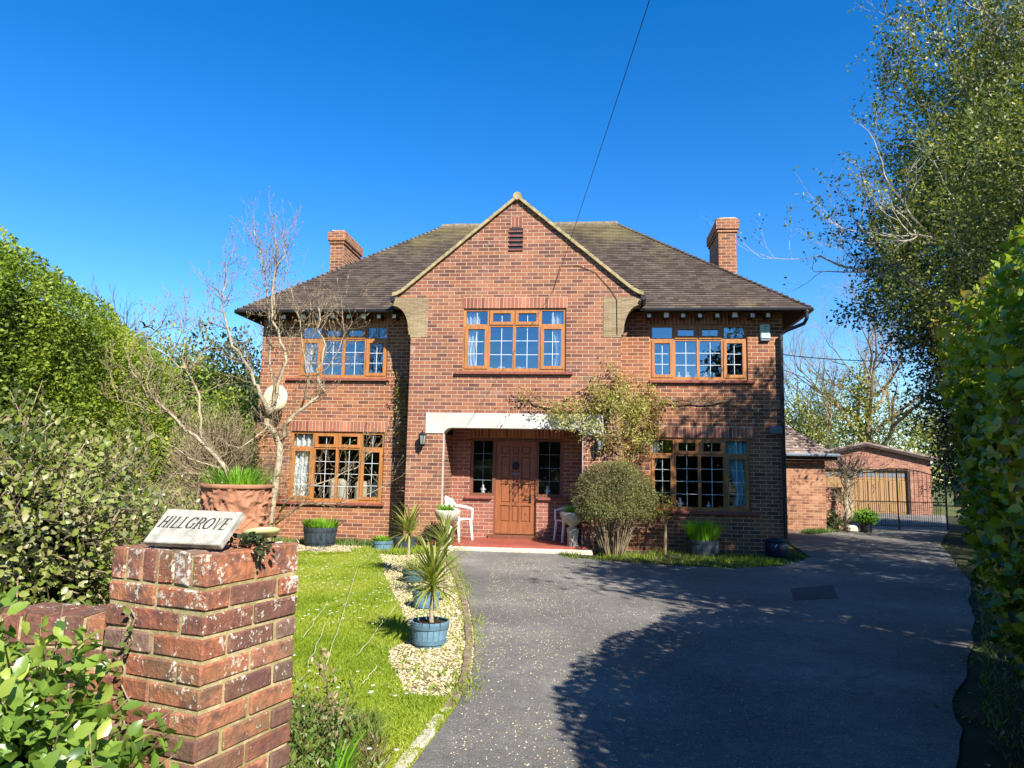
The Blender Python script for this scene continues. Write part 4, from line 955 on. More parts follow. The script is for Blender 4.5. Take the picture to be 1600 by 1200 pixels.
brickset('bricks', bl, lw); b = MB(); b.box(.004, 2.0, -.103, .103, -.1, .95); b.build('mortar', M['mortar'], lw)

# name stone: slab leaning back on the pillar top with cut letters
ns = empty('name_stone', label='pale stone slab with cut italic capitals reading HILLGROVE leaning on the gate pillar', cat='house sign')
A0 = Vector((-1.236, 2.50, 1.2225)); B0 = Vector((-.947, 2.425, 1.2225)); ex = (B0-A0).normalized(); SW = (B0-A0).length
hz = Vector((-ex.y, ex.x, 0)); lean = R(52); ey = hz*math.cos(lean)+Vector((0, 0, math.sin(lean))); ez_ = ex.cross(ey)
ns.matrix_world = Matrix((( ex.x, ey.x, ez_.x, A0.x), (ex.y, ey.y, ez_.y, A0.y), (ex.z, ey.z, ez_.z, A0.z), (0, 0, 0, 1)))
SH = .135
b = MB()
shx = .018
b.cbox(0, SW, 0, SH, 0, .028, .003, .0012)
for i, p in enumerate(b.v): b.v[i] = (p[0]+p[1]*.17, p[1], p[2])
b.build('slab', m_plain('lichened_limestone', (.33, .31, .255), .95, .1, .32, 30, bmp=.5), ns)
lt_ = MB()
def stroke(x0, y0, x1, y1, w0, w1=None): 
    w1 = w1 or w0; lt_.face([(x0-w0/2, y0, 0), (x0+w0/2, y0, 0), (x1+w1/2, y1, 0), (x1-w1/2, y1, 0)])
def serif(x, y, w=.34): lt_.face([(x-w/2, y-.03, 0), (x+w/2, y-.03, 0), (x+w/2, y+.03, 0), (x-w/2, y+.03, 0)])
def hbar(x0, x1, y, t=.08): lt_.face([(x0, y-t/2, 0), (x1, y-t/2, 0), (x1, y+t/2, 0), (x0, y+t/2, 0)])
def ringl(cx, cy, rx, ry, a0, a1, thick=.21, thin=.07, n=18):
    for i in range(n):
        q = []
        for a in (a0+(a1-a0)*i/n, a0+(a1-a0)*(i+1)/n):
            w_ = (thin+(thick-thin)*abs(math.cos(a)))/2; q.append(((cx+(rx-w_)*math.cos(a), cy+(ry-w_)*math.sin(a), 0), (cx+(rx+w_)*math.cos(a), cy+(ry+w_)*math.sin(a), 0)))
        lt_.face([q[0][0], q[0][1], q[1][1], q[1][0]])
def glyph(ch, x):
    n0 = len(lt_.v)
    if ch == 'H': 
        for k in (.18, .72): stroke(k, .03, k, .97, .19); serif(k, .03); serif(k, .97)
        hbar(.25, .65, .52); adv = .98
    if ch == 'I': stroke(.17, .03, .17, .97, .19); serif(.17, .03); serif(.17, .97); adv = .46
    if ch == 'L': stroke(.18, .03, .18, .97, .19); serif(.18, .97); hbar(.02, .66, .03); stroke(.63, 0, .66, .25, .05, .03); adv = .78
    if ch == 'G': ringl(.5, .5, .40, .45, .65, 2*PI-.75); stroke(.80, .05, .80, .42, .13); hbar(.62, .94, .43); stroke(.82, .72, .82, .95, .04); adv = 1.03
    if ch == 'R': stroke(.18, .03, .18, .97, .19); serif(.18, .03); hbar(.02, .45, .97, .06); ringl(.42, .73, .24, .21, -PI/2, PI/2); hbar(.25, .45, .50, .05); stroke(.46, .50, .76, .02, .12, .15); serif(.80, .03, .22); adv = .90
    if ch == 'O': ringl(.5, .5, .41, .45, 0, 2*PI, n=26); adv = 1.05
    if ch == 'V': stroke(.14, .97, .44, .02, .15, .12); stroke(.74, .97, .46, .02, .06, .06); serif(.14, .97, .30); serif(.74, .97, .26); adv = .90
    if ch == 'E': stroke(.18, .03, .18, .97, .19); hbar(.02, .62, .97); hbar(.02, .66, .03); hbar(.25, .52, .52); stroke(.61, .97, .61, .78, .03, .04); stroke(.64, .03, .66, .25, .05, .03); stroke(.52, .42, .52, .62, .04); adv = .80
    for i in range(n0, len(lt_.v)): px_, py_, _ = lt_.v[i]; lt_.v[i] = (x+px_, py_, 0)
    return adv
x = 0
for ch in 'HILLGROVE': x += glyph(ch, x)
tw_ = x; hgt_ = .046; sc_ = (SW*.90)/tw_
for i, (px_, py_, _) in enumerate(lt_.v):
    y_ = .058+py_*hgt_; lt_.v[i] = (.012+px_*sc_+(py_*hgt_)*.18+y_*.17, y_, .0295)
# engraved letters follow on the slab face that looks at the road
for i, (px_, py_, pz_) in enumerate(lt_.v): lt_.v[i] = (px_, py_, .0292)
lt_.build('lettering', m_plain('dark_letter_paint', (.035, .035, .032), .9, .1, .4, 60), ns)

# pots -----------------------------------------------------------------
def pot_lathe(b, prof, n=28): b.lathe(prof, n)
def terracotta():
    r = empty('terracotta_pot', (-1.052, 2.80, 1.2175), 0, 'large terracotta pot with moulded scrolling relief, standing on the gate pillar behind the name stone', 'plant pot')
    n, k = 120, 60; V = []; Fc = []
    for j in range(k+1):
        t = j/k; z = .195*t; rr = .104+.010*t
        for i in range(n):
            a = 2*PI*i/n; q = noise.noise((a*2.2*1.6, z*26, 2.0)); q2 = noise.noise((math.cos(a)*4.2+z*9, math.sin(a)*4.2, z*22)); rel = .010*(1-min(1, abs(q2)*5)) + .007*(1-min(1, abs(math.sin(a*7+math.sin(z*52)*1.5))*2.6))
            edge = min(1, (1-t)/.05, t/.05+.3); e = 0.006 if t > .95 else 0
            V.append(((rr+rel*max(0, edge)+e)*math.cos(a), (rr+rel*max(0, edge)+e)*math.sin(a), z))
    for j in range(k):
        for i in range(n): Fc.append((j*n+i, j*n+(i+1) % n, (j+1)*n+(i+1) % n, (j+1)*n+i))
    b = MB(); b.add(V, Fc); b.build('body', m_plain('terracotta', (.31, .145, .082), .9, .15, .38, 16, bmp=.4), r, True)
    b = MB(); b.lathe([(.109, .170), (.111, .196), (.122, .200), (.126, .192), (.123, .186)], 40, cap=False); b.build('rim', bpy.data.materials['terracotta'], r, True)
    b = MB(); b.lathe([(0, .178), (.112, .178)], 24, cap=False); b.build('soil', M['soil'], r)
terracotta(); bpy.data.objects['terracotta_pot'].scale = (1.07,)*3
def tuft(name, c, r, n, h, m, w=.035, lean=.45, label='', cat='plant', T=T_CURVE, group=None, up=1.0):
    a = RNG.random(n)*6.283; q = np.sqrt(RNG.random(n))*r; P = np.c_[c[0]+q*np.cos(a), c[1]+q*np.sin(a), np.full(n, c[2])]
    D = np.c_[np.cos(a)*lean*q/r+RNG.normal(size=n)*.16, np.sin(a)*lean*q/r+RNG.normal(size=n)*.16, np.full(n, up)]; Nn = np.c_[-np.cos(a), -np.sin(a), np.full(n, .6)]
    o = leaves(name, m, P, D, Nn, h*RNG.uniform(.55, 1.15, n), w, T); tag(o, label, cat, group); return o
tuft('bulb_leaves', (-1.052, 2.80, 1.41), .112, 300, .10, M['lf_tuft'], .045, .55, 'tuft of bright green bulb leaves growing in the terracotta pot')
sd = MB(); sd.lathe([(.0, 0), (.052, .002), (.068, .018), (.066, .02), (.050, .006), (0, .004)], 24, cap=False); o = sd.build('green_saucer', m_plain('pale_green_ceramic', (.50, .52, .22), .4, .4, .15), None, True, loc=(-.905, 2.67, 1.245)); o.rotation_euler = (R(-14), R(-10), 0); tag(o, 'pale green saucer tilted on the gate pillar right of the terracotta pot', 'saucer')
P = np.array([(-.92+random.gauss(0, .035), 2.59+random.gauss(0, .05), 1.227+random.random()*.03) for _ in range(110)]); P2 = np.array([(-.856+random.gauss(0, .012), 2.535+random.gauss(0, .03), 1.222-random.random()*.03) for _ in range(40)])
o = empty('ivy_sprig', (0, 0, 0)); leafset('leaves', M['lf_dark'], np.concatenate([P, P2]), np.tile([.5, -.6, .5], (150, 1)), .022, .7, T_FULL, o, vb=.15)
b = MB(); b.tube([(-.94, 2.63, 1.227), (-.90, 2.59, 1.244), (-.86, 2.55, 1.232), (-.84, 2.52, 1.20)], .002, 4); b.build('stem', M['twig'], o); tag(o, 'small dark ivy sprigs trailing over the right edge of the pillar top', 'ivy')
# ivy climbing the pillar face
iv = []
mxp = Matrix.Translation((-1.073, 2.63, 0)) @ Matrix.Rotation(R(-23), 4, 'Z')
ivp = []; b = MB(); pth = []
for k in range(44):
    z = 1.02-k*.024; xx = -.085+.018*math.sin(k*.6)+.012*math.sin(k*1.7)+(-.01 if k < 20 else .0); pth.append(mxp @ Vector((xx, -.229, z)))
    for s in range(2 if k < 30 else 4): ivp.append(mxp @ Vector((xx+random.gauss(0, .012 if k < 30 else .03), -.237, z+random.gauss(0, .008))))
b.tube(pth, .0028, 5); ivr = b.build('climbing_ivy', M['twig'], None); tag(ivr, 'thin ivy stem climbing the left face of the gate pillar', 'ivy')
nrm_ = mxp.to_3x3() @ Vector((0, -1, 0)); leafset('ivy_leaves', M['lf_ivy'], np.array(ivp), np.tile(nrm_, (len(ivp), 1)), .024, .75, T_FULL, ivr, out=1.6, vb=.1)

def barrel(name, x, y, rt, rb, h, c, label, rz=0, group='half barrel planters', hoop=(.82, .22), sq=0):
    r = empty(name, (x, y, -.015), rz, label, 'planter', group)
    m1 = bpy.data.materials.get('stave_'+c[0]) or m_plain('stave_'+c[0], c[1], .55, .35, .14, 30, bmp=.15); m2 = bpy.data.materials.get('hoop_'+c[0]) or m_plain('hoop_'+c[0], tuple(q*.62 for q in c[1]), .5, .4, .1, 20)
    n = 20; b = MB()
    for k in range(n):
        a0, a1 = 2*PI*k/n+.012, 2*PI*(k+1)/n-.012; P = []
        for t in (0, .25, .5, .75, 1):
            rr = rb+(rt-rb)*(t**.75); P.append([(rr*math.cos(a), rr*math.sin(a), h*t) for a in (a0, a1)]+[((rr-.012)*math.cos(a), (rr-.012)*math.sin(a), h*t) for a in (a1, a0)])
        for i in range(4):
            for j in range(4): b.face([P[i][j], P[i][(j+1) % 4], P[i+1][(j+1) % 4], P[i+1][j]])
        b.face(P[4]); 
    b.lathe([(rb-.006, .0), (rb-.004, h*.5), (rt-.008, h*.99)], n*2, cap=False); b.build('staves', m1, r)
    for t in hoop:
        rr = rb+(rt-rb)*(t**.75); q = MB(); q.lathe([(rr+.0, h*t-.02), (rr+.005, h*t-.018), (rr+.006, h*t+.018), (rr+.001, h*t+.02)], n*2, cap=False); q.build('hoop', m2, r)
    q = MB(); q.lathe([(0, h*.9), (rt-.012, h*.9)], 24, cap=False); q.build('soil', M['soil'], r); return r
BL = ('blue_grey', (.12, .22, .29)); DK = ('charcoal', (.035, .05, .062)); TN = ('teal_grey', (.06, .12, .14))
barrel('barrel_planter', -.672, 6.45, .168, .128, .215, BL, 'nearest blue grey half barrel planter on the gravel, holding the tallest palm')
barrel('barrel_planter', -.90, 8.15, .155, .125, .20, BL, 'second nearest blue grey half barrel planter, directly behind the nearest one')
barrel('barrel_planter', -1.27, 9.95, .17, .13, .17, TN, 'third dark teal half barrel planter on the gravel beside the lawn edge')
barrel('barrel_planter', -2.33, 13.5, .19, .15, .20, BL, 'small blue grey barrel planter by the wall left of the porch')
barrel('barrel_planter', -1.95, 13.75, .23, .19, .24, DK, 'dark barrel planter tucked behind the small blue one at the porch wall')
barrel('barrel_planter', -3.70, 14.32, .33, .27, .36, DK, 'wide charcoal barrel planter under the lower left window')
barrel('barrel_planter', 3.68, 13.86, .32, .28, .31, DK, 'dark barrel planter under the lower right window')
tuft('leafy_plant', (-3.70, 14.32, .28), .26, 420, .24, M['lf_tuft'], .12, .7, 'bright green leafy plant in the wide charcoal planter', T=T_SMALL)
tuft('grassy_plant', (3.68, 13.86, .26), .26, 900, .40, M['lf_tuft'], .035, .35, 'tall bright grassy plant in the planter under the lower right window')
tuft('leafy_plant', (-2.33, 13.5, .16), .15, 160, .12, M['lf_tuft'], .2, .7, 'low green plant in the small blue planter by the wall', T=T_SMALL)
tuft('low_plant', (-.90, 8.15, .16), .12, 90, .07, M['lf_weed'], .3, .8, 'low weedy growth in the second nearest planter', T=T_SMALL)
tuft('spiky_plant', (-1.27, 9.95, .12), .10, 110, .24, M['lf_palm'], .06, 1.1, 'short spiky plant in the third planter')
bgp = empty('coiled_bag', (5.02, 13.72, 0), R(10), 'dark navy lidded bucket at the foot of the downpipe', 'bucket'); b = MB(); b.lathe([(.17, 0), (.20, .05), (.21, .24), (.19, .30), (.20, .31), (.19, .33), (.0, .36)], 20); b.build('body', m_plain('navy_plastic', (.015, .017, .045), .35, .5, .1), bgp, True)
b = MB(); b.tube([(.12*math.cos(a), -.18, .20+.07*math.sin(a)) for a in [i*PI/8 for i in range(9)]], .008, 6); b.build('handle', M['white'], bgp)
bgp.name = 'lidded_bucket'

def cordyline(x, y, z0, h, n, L0, label, dead=0):
    r = empty('cordyline_palm', (x, y, z0), RNG.random()*6, label, 'palm', 'cordyline palms along the gravel')
    b = MB(); b.tube([(0, 0, 0), (.006, .004, h*.3), (-.004, .003, h*.7), (0, 0, h)], [.024, .020, .018, .020], 10); b.build('trunk', M['bark_pale'], r)
    a = np.arange(n)*2.39996+RNG.normal(size=n)*.1; t = np.linspace(0, 1, n); el = np.radians(78-105*t**1.1)+RNG.normal(size=n)*.08
    D = np.c_[np.cos(a)*np.cos(el), np.sin(a)*np.cos(el), np.sin(el)]; P = np.c_[D[:, 0]*.012, D[:, 1]*.012, h+.03-.07*t]
    Nn = np.c_[-D[:, 0]*.3, -D[:, 1]*.3, np.full(n, 1)]
    leaves('crown', M['lf_palm'], P, D, Nn, L0*RNG.uniform(.8, 1.12, n)*(1-.15*t), .062, T_CURVE, None, r)
cordyline(-.655, 6.42, .19, .33, 130, .44, 'nearest cordyline palm with slender pale trunk and spiky yellow green crown')
cordyline(-.74, 8.6, -.01, .62, 80, .42, 'cordyline palm behind the nearest one, crown to the right nearer the drive')
cordyline(-1.45, 10.6, -.01, .60, 90, .48, 'cordyline palm furthest left of the row, crown against the dark wall corner')

# stone urns on pedestals
def urn(x, y, label, l2):
    r = empty('stone_urn', (x, y, 0), R(12), label, 'urn', 'stone urns flanking the porch')
    b = MB(); b.cbox(-.125, .125, -.125, .125, -.02, .07, .01, .004); b.lathe([(.15, .07), (.12, .12), (.105, .20), (.115, .36), (.135, .44), (.10, .47)], 4, a0=PI/4); b.build('pedestal', M['stone'], r)
    b = MB(); n, pr = 32, [(.07, .47), (.065, .50), (.11, .54), (.19, .60), (.225, .68), (.24, .745), (.235, .76), (.20, .75), (.17, .70)]
    V = []; Fc = []
    for j, (rr, z) in enumerate(pr):
        for i in range(n): q = rr*(1+(.05*abs(math.sin(i*PI/4)) if 2 <= j <= 5 else 0)); V.append((q*math.cos(2*PI*i/n), q*math.sin(2*PI*i/n), z))
    for j in range(len(pr)-1):
        for i in range(n): Fc.append((j*n+i, j*n+(i+1) % n, (j+1)*n+(i+1) % n, (j+1)*n+i))
    b.add(V, Fc); b.build('bowl', M['stone'], r, True); b = MB(); b.lathe([(0, .72), (.19, .72)], 24, cap=False); b.build('soil', M['soil'], r)
    tuft('urn_plant', (x, y, .72), .15, 150, .20, M['lf_tuft'], .07, .8, l2, group='plants in the stone urns')
urn(-1.16, 13.62, 'pale stone urn on a pedestal left of the porch step, lit by the sun', 'short green bulb leaves in the sunlit left urn')
urn(1.20, 13.78, 'mossy stone urn on a pedestal right of the porch beside the clipped bush', 'taller dark green leaves in the right urn')

# white plastic garden chair
def chair(u, v, rz, label):
    r = empty('garden_chair', W(u, v, .132), rz, label, 'chair', 'white garden chairs in the porch')
    b = MB(); b.cbox(-.23, .23, -.22, .22, .395, .42, .01); b.build('seat', M['white'], r)
    for sx in (-1, 1):
        for sy in (-1, 1):
            b = MB(); b.tube([(sx*.25, sy*.24, 0), (sx*.225, sy*.20, .40)], [.022, .032], 8); b.build('leg', M['white'], r)
        b = MB(); b.tube([(sx*.25, -.22, .40), (sx*.265, -.22, .60), (sx*.27, -.05, .64), (sx*.26, .18, .66), (sx*.22, .27, .80)], [.02, .026, .03, .028, .02], 8); b.build('armrest', M['white'], r)
    b = MB(); K = 12
    P = []
    for i in range(K+1):
        t = i/K*2-1; x = .225*t; y = .20+.05*(1-t*t); top = .86-.10*t*t; P.append((x, y, top))
    for i in range(K):
        (x0, y0, t0), (x1, y1, t1) = P[i], P[i+1]; g_ = .006 if 1 < i < K-2 and i % 2 else .0
        for z0, z1, f in ((.42, .50, 0), (.50, -.07, 1), (-.07, 0, 2)):
            a0 = z0 if f < 2 else t0+z0; a1 = z0 if f < 2 else t1+z0; b0 = z1 if f == 0 else t0+z1; b1 = z1 if f == 0 else t1+z1
            gg = g_ if f == 1 else 0
            q = [(x0+gg, y0, a0), (x1-gg, y1, a1), (x1-gg, y1+.08*(b1-.42), b1), (x0+gg, y0+.08*(b0-.42), b0)]
            b.face(q); b.face([(p[0], p[1]+.02, p[2]) for p in q][::-1])
            for e0, e1 in ((0, 1), (1, 2), (2, 3), (3, 0)): b.face([q[e0], q[e1], (q[e1][0], q[e1][1]+.02, q[e1][2]), (q[e0][0], q[e0][1]+.02, q[e0][2])])
    b.build('backrest', M['white'], r)
chair(-1.02, -.42, R(62), 'white plastic garden chair on the left of the porch behind the urn')
chair(1.22, -.02, R(-75), 'shaded pale garden chair on the right of the porch behind the right urn')

# ------------------------------------------------------------------ plants and trees
def hedge(name, label, poly, h, n, size, m, T=T_FULL, w=.6, depth=.32, top_w=1.2, inset=lambda z: 0, amp=.14, zmin=0, dens=None, cat='hedge', core_in=.28, vb=0, hvar=.12, top_light=0):
    pl = [Vector((x, y, 0)) for x, y in poly]; seg = [(a, c) for a, c in zip(pl, pl[1:])]; ln = np.array([(c-a).length for a, c in seg])
    wt = ln.copy()
    if dens: wt = np.array([l*dens(((a+c)/2)) for l, (a, c) in zip(ln, seg)])
    nr = []
    for a, c in seg: d = (c-a).normalized(); nr.append(Vector((-d.y, d.x, 0)))
    vn = []   # averaged vertex normals
    for i in range(len(pl)): q = (nr[max(i-1, 0)]+nr[min(i, len(nr)-1)]).normalized(); vn.append(q)
    ns_ = int(n*.72); idx = RNG.choice(len(seg), n, p=wt/wt.sum()); t = RNG.random(n)
    A = np.array([pl[i] for i in idx]); B = np.array([pl[i+1] for i in idx]); NA = np.array([vn[i] for i in idx]); NB = np.array([vn[i+1] for i in idx])
    P = A+(B-A)*t[:, None]; Nn = unit(NA+(NB-NA)*t[:, None])
    z = zmin+RNG.random(n)*(h-zmin); side = np.arange(n) < ns_
    hh = h+hvar*nz(np.c_[P[:, :2], np.zeros(n)], 1.1, 4)
    z = np.where(side, z*hh/h, hh); zi = np.array([inset(q) for q in z])
    rnd = np.clip((z-(hh-.35))/.35, 0, 1)**2*.22
    back = np.where(side, RNG.random(n)**1.5*depth, RNG.random(n)*top_w)
    Q = np.c_[P[:, :2], z]; dsp = amp*nz(Q, .9, 1)+amp*.7*nz(Q, 2.6, 7)
    Q[:, :2] -= Nn[:, :2]*(zi+rnd+back)[:, None]; Q[:, :2] += Nn[:, :2]*np.where(side, dsp, 0)[:, None]
    Q[:, 2] += np.where(side, 0, dsp*.9-RNG.random(n)**1.5*.2-.22*np.clip(1-back/.3, 0, 1)**2)
    NN = np.where(side[:, None], Nn+np.array([0, 0, .35]), np.array([0, 0, 1.])+Nn*.2)
    o = leafset(name, m, Q, NN, size, w, T, vb=vb, top_light=top_light)
    tag(o, label, cat)
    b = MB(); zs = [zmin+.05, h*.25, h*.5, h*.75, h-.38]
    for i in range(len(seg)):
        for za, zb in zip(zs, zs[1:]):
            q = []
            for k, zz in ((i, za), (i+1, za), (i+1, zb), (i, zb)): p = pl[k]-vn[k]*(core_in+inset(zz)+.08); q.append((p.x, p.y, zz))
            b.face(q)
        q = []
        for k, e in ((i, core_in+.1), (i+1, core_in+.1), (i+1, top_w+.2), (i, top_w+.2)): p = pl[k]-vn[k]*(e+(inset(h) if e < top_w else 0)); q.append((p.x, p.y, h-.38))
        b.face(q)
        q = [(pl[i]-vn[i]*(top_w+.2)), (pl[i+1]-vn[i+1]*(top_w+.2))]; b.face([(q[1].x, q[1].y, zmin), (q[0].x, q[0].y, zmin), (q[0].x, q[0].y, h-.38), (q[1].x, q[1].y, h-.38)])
    b.build('shade_core', M['core'], o); return o  # solid dark body in place of inner twigs, added to block light

# near laurel hedge on the right, rounded end towards the house
near_poly = [(3.3, -.3), (2.5, .2), (1.95, 1.0), (1.80, 2.0), (2.0, 2.9), (2.42, 3.8), (2.86, 4.6), (3.28, 5.1), (3.95, 5.45), (4.8, 5.55)]
hedge('laurel_hedge', 'glossy bright green broad leaved hedge at the right edge, close to the camera', near_poly, 2.62, 64000, .057, M['lf_laurel'], T_FULL, .62, .30, 1.3,
      inset=lambda z: .52*max(0, 1-z/1.15)**1.4, amp=.13, zmin=.03, top_light=.50, vb=-.02)  # sunlit top and new growth are put into the leaf colour
# tall clipped hedge on the left
left_poly = [(-4.3, 4.6), (-4.7, 6.2), (-5.25, 8.2), (-5.95, 10.6), (-6.7, 13.0), (-7.4, 15.6)][::-1]
hedge('tall_hedge', 'tall clipped yellow green evergreen hedge along the left side of the garden', left_poly, 3.82, 90000, .050, M['lf_hedge'], T_SMALL, .62, .34, 1.6, inset=lambda z: 0, amp=.12, zmin=0, hvar=.10, vb=.08, top_light=.15)  # upper leaves tinted lighter for a sunlit top

def shrub(name, label, c, r, n, size, m, T=T_SMALL, cat='shrub', zmin=-.3, amp=.2, depth=.45, group=None, twigs=0, w=.6, vb=0, fs=1.3, off=0, core=True, twig_m='twig', tw_len=None, up=.35, stems=5):
    rt = empty(name, (c[0], c[1], 0), 0, label, cat, group)
    P, d = blob(n, (0, 0, c[2]), r, amp, fs, depth, zmin, off); P[:, 2] = np.maximum(P[:, 2], .02)
    leafset('foliage', m, P, d, size, w, T, rt, vb=vb, up=up)
    b = MB()
    for k in range(stems):
        a = k*2.4; b.tube([(.05*math.cos(a), .05*math.sin(a), -.02), (r[0]*.25*math.cos(a), r[1]*.25*math.sin(a), c[2]*.6), (r[0]*.45*math.cos(a+.3), r[1]*.45*math.sin(a+.3), c[2]+r[2]*.3)], [.03, .022, .01], 5)
    if twigs:
        P, d = blob(twigs, (0, 0, c[2]), r, amp, fs, .3, zmin, off)
        for p, dd_ in zip(P, d):
            p = Vector(p); q = Vector(dd_); q2 = (q+Vector((random.gauss(0, .5), random.gauss(0, .5), .35+random.gauss(0, .4)))).normalized(); l = (tw_len or .3)*random.uniform(.5, 1.3)
            m1 = p-q2*l*.5+Vector([random.gauss(0, .03) for _ in range(3)]); b.tube([p-q*l, m1, p+q2*l*.35], [.006, .0045, .002], 3, cap=False)
    b.build('stems', M[twig_m], rt)
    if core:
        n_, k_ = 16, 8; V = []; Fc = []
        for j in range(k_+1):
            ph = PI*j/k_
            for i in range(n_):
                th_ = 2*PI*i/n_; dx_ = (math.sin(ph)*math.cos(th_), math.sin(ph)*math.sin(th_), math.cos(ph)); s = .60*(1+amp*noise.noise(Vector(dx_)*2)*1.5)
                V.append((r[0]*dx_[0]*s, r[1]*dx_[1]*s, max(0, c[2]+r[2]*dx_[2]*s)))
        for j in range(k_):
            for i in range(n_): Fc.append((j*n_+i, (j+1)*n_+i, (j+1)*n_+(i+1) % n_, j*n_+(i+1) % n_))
        b = MB(); b.add(V, Fc); b.build('shade_core', M['core'], rt)  # dark lump added inside the leaves to block light
    return rt
# foreground shrubs
shrub('mixed_shrub', 'large twiggy mixed shrub with pale and green leaves behind the low wall on the left', (-3.15, 4.15, .85), (1.30, 1.05, .98), 25000, .042, M['lf_shrub'], T_FULL, zmin=-.9, amp=.13, depth=.35, twigs=1300, tw_len=.22, vb=.0)
shrub('viburnum_bush', 'broad leaved green bush in front of the low brick wall, bottom left corner', (-1.58, 1.98, .50), (.68, .36, .60), 8500, .050, M['lf_viburnum'], T_FULL, zmin=-.8, amp=.12, depth=.45, twigs=60, w=.56, vb=.15, up=.5)
# weeds and dry stalks at the foot of the pillar
o = grass('weed_patch', [(-1.75, 4.9), (-.78, 4.6), (-.62, 3.9), (-.62, 2.8), (-1.6, 2.7), (-2.2, 4.2)], 9000, .10, M['lf_weed'], w=.16, lean=.9, vb=.1)
P = scatter([(-1.7, 4.8), (-.95, 4.7), (-.75, 3.9), (-.75, 3.0), (-1.6, 3.0)], 1700); P[:, 2] = RNG.random(len(P))*.22+.01
o = leafset('weed_leaves', M['lf_weed'], P, np.tile([0, -.2, 1.], (len(P), 1)), .035, .5, T_FULL, vb=.2); o['kind'] = 'stuff'
def stems_plant(x, y, n, h, label, name='dry_seedhead', m='lf_dry'):
    rt = empty(name, (x, y, 0), 0, label, 'plant', 'dead stalks in the front bed'); b = MB(); tp = []
    for k in range(n):
        a = random.random()*6.28; l = h*random.uniform(.6, 1.1); q = Vector((math.cos(a)*l*.35, math.sin(a)*l*.35, l)); b.tube([(0, 0, 0), q*.5+Vector((0, 0, l*.08)), q], [.004, .003, .002], 4); tp.append(q)
    b.build('stalks', M['twig'], rt); P = np.repeat(np.array(tp), 7, 0)+RNG.normal(size=(len(tp)*7, 3))*.012
    leafset('withered_leaves', M[m], P, rdir(len(P)), .035, .5, T_FULL, rt)
stems_plant(-1.05, 4.55, 6, .34, 'withered brown stalks in the front bed, the tallest clump near the strings'); stems_plant(-.92, 4.05, 7, .26, 'reddish dead stalks in the middle of the front bed'); stems_plant(-1.25, 3.75, 7, .30, 'withered stalks nearest the gate pillar')
tuft('iris_leaves', (-.80, 3.62, .0), .05, 22, .26, M['lf_tuft'], .08, .9, 'fan of long green iris leaves at the front of the bed')

# clipped dome bush on many bare stems
cb_ = empty('clipped_bush', (1.93, 13.42, 0), 0, 'dome clipped fine leaved bush on many bare stems beside the porch', 'bush')
P, d = blob(26000, (0, 0, 1.02), (.76, .62, .70), .085, 1.6, .35, -.55); P[:, 2] = np.maximum(P[:, 2], .50+.25*RNG.random(len(P))**2+.12*np.abs(P[:, 0]))
leafset('foliage', M['lf_bush'], P, d, .032, .55, T_SMALL, cb_, clump=3)
b = MB()
for k in range(90):
    a = random.random()*6.28; q = random.random()**.5; base = Vector((math.cos(a)*q*.20, math.sin(a)*q*.14, 0)); tp = Vector((math.cos(a)*q*.62, math.sin(a)*q*.5, .85+random.random()*.6))
    m1 = base.lerp(tp, .5)+Vector((random.gauss(0, .03), random.gauss(0, .03), -.02)); b.tube([base, m1, tp], [random.uniform(.006, .014), .008, .004], 4, cap=False)
P, d = blob(900, (0, 0, 1.02), (.76, .62, .70), .05, 1.6, .2, -.4)
for p, q in zip(P, d): p = Vector(p); q = Vector(q); b.tube([p-q*.22, p+q*.03+Vector((random.gauss(0, .02), 0, .02))], [.004, .0015], 3, cap=False)
b.build('stems', M['twig'], cb_)

# climber over the porch corner
def climber(name, label, paths, n_tw, leafn, spread, lsize, m, root_c, twr=.004, ll=.22, hang=.1, vb=0):
    rt = empty(name, root_c, 0, label, 'climber'); b = MB(); LP = []; org = Vector(root_c)
    for pts, r in paths:
        pts = [Vector(p)-org for p in pts]; rad = [r*(1-.55*i/(len(pts)-1)) for i in range(len(pts))]
        q = []
        for a, c in zip(pts, pts[1:]):
            for t in (0, .33, .66): q.append(a.lerp(c, t)+Vector((random.gauss(0, .015), random.gauss(0, .008), random.gauss(0, .015))))
        q.append(pts[-1]); b.tube(q, [r*(1-.55*i/(len(q)-1)) for i in range(len(q))], 6); LP.append(q)
    tips = []
    for k in range(n_tw):
        q = random.choice(LP); p = random.choice(q[len(q)//5:]); d = Vector((random.gauss(0, 1), -abs(random.gauss(0, .7)), random.gauss(0, 1)-hang)).normalized(); l = spread*random.uniform(.3, 1.2)
        p1 = p+d*l*.5+Vector((0, 0, random.gauss(0, .03))); p2 = p1+(d+Vector((random.gauss(0, .4), random.gauss(0, .2), random.gauss(-.1, .4)))).normalized()*l*.5; b.tube([p, p1, p2], [twr, twr*.7, twr*.4], 3, cap=False); tips += [p1, p2, p1.lerp(p2, .5), p.lerp(p1, .6)]
    b.build('stems', M['twig'], rt)
    if leafn:
        tp = np.array([tips[i] for i in RNG.integers(0, len(tips), leafn)])+RNG.normal(size=(leafn, 3))*np.array([.05, .035, .05])
        org_y = tp
        leafset('foliage', M[m], tp, unit(rdir(leafn)*.6+np.array([0, -1, .2])), lsize, .5, T_SMALL, rt, clump=2.2, vb=vb)
    return rt
def Wl(*pp): return [tuple(W(u, v, z)) for u, v, z in pp]
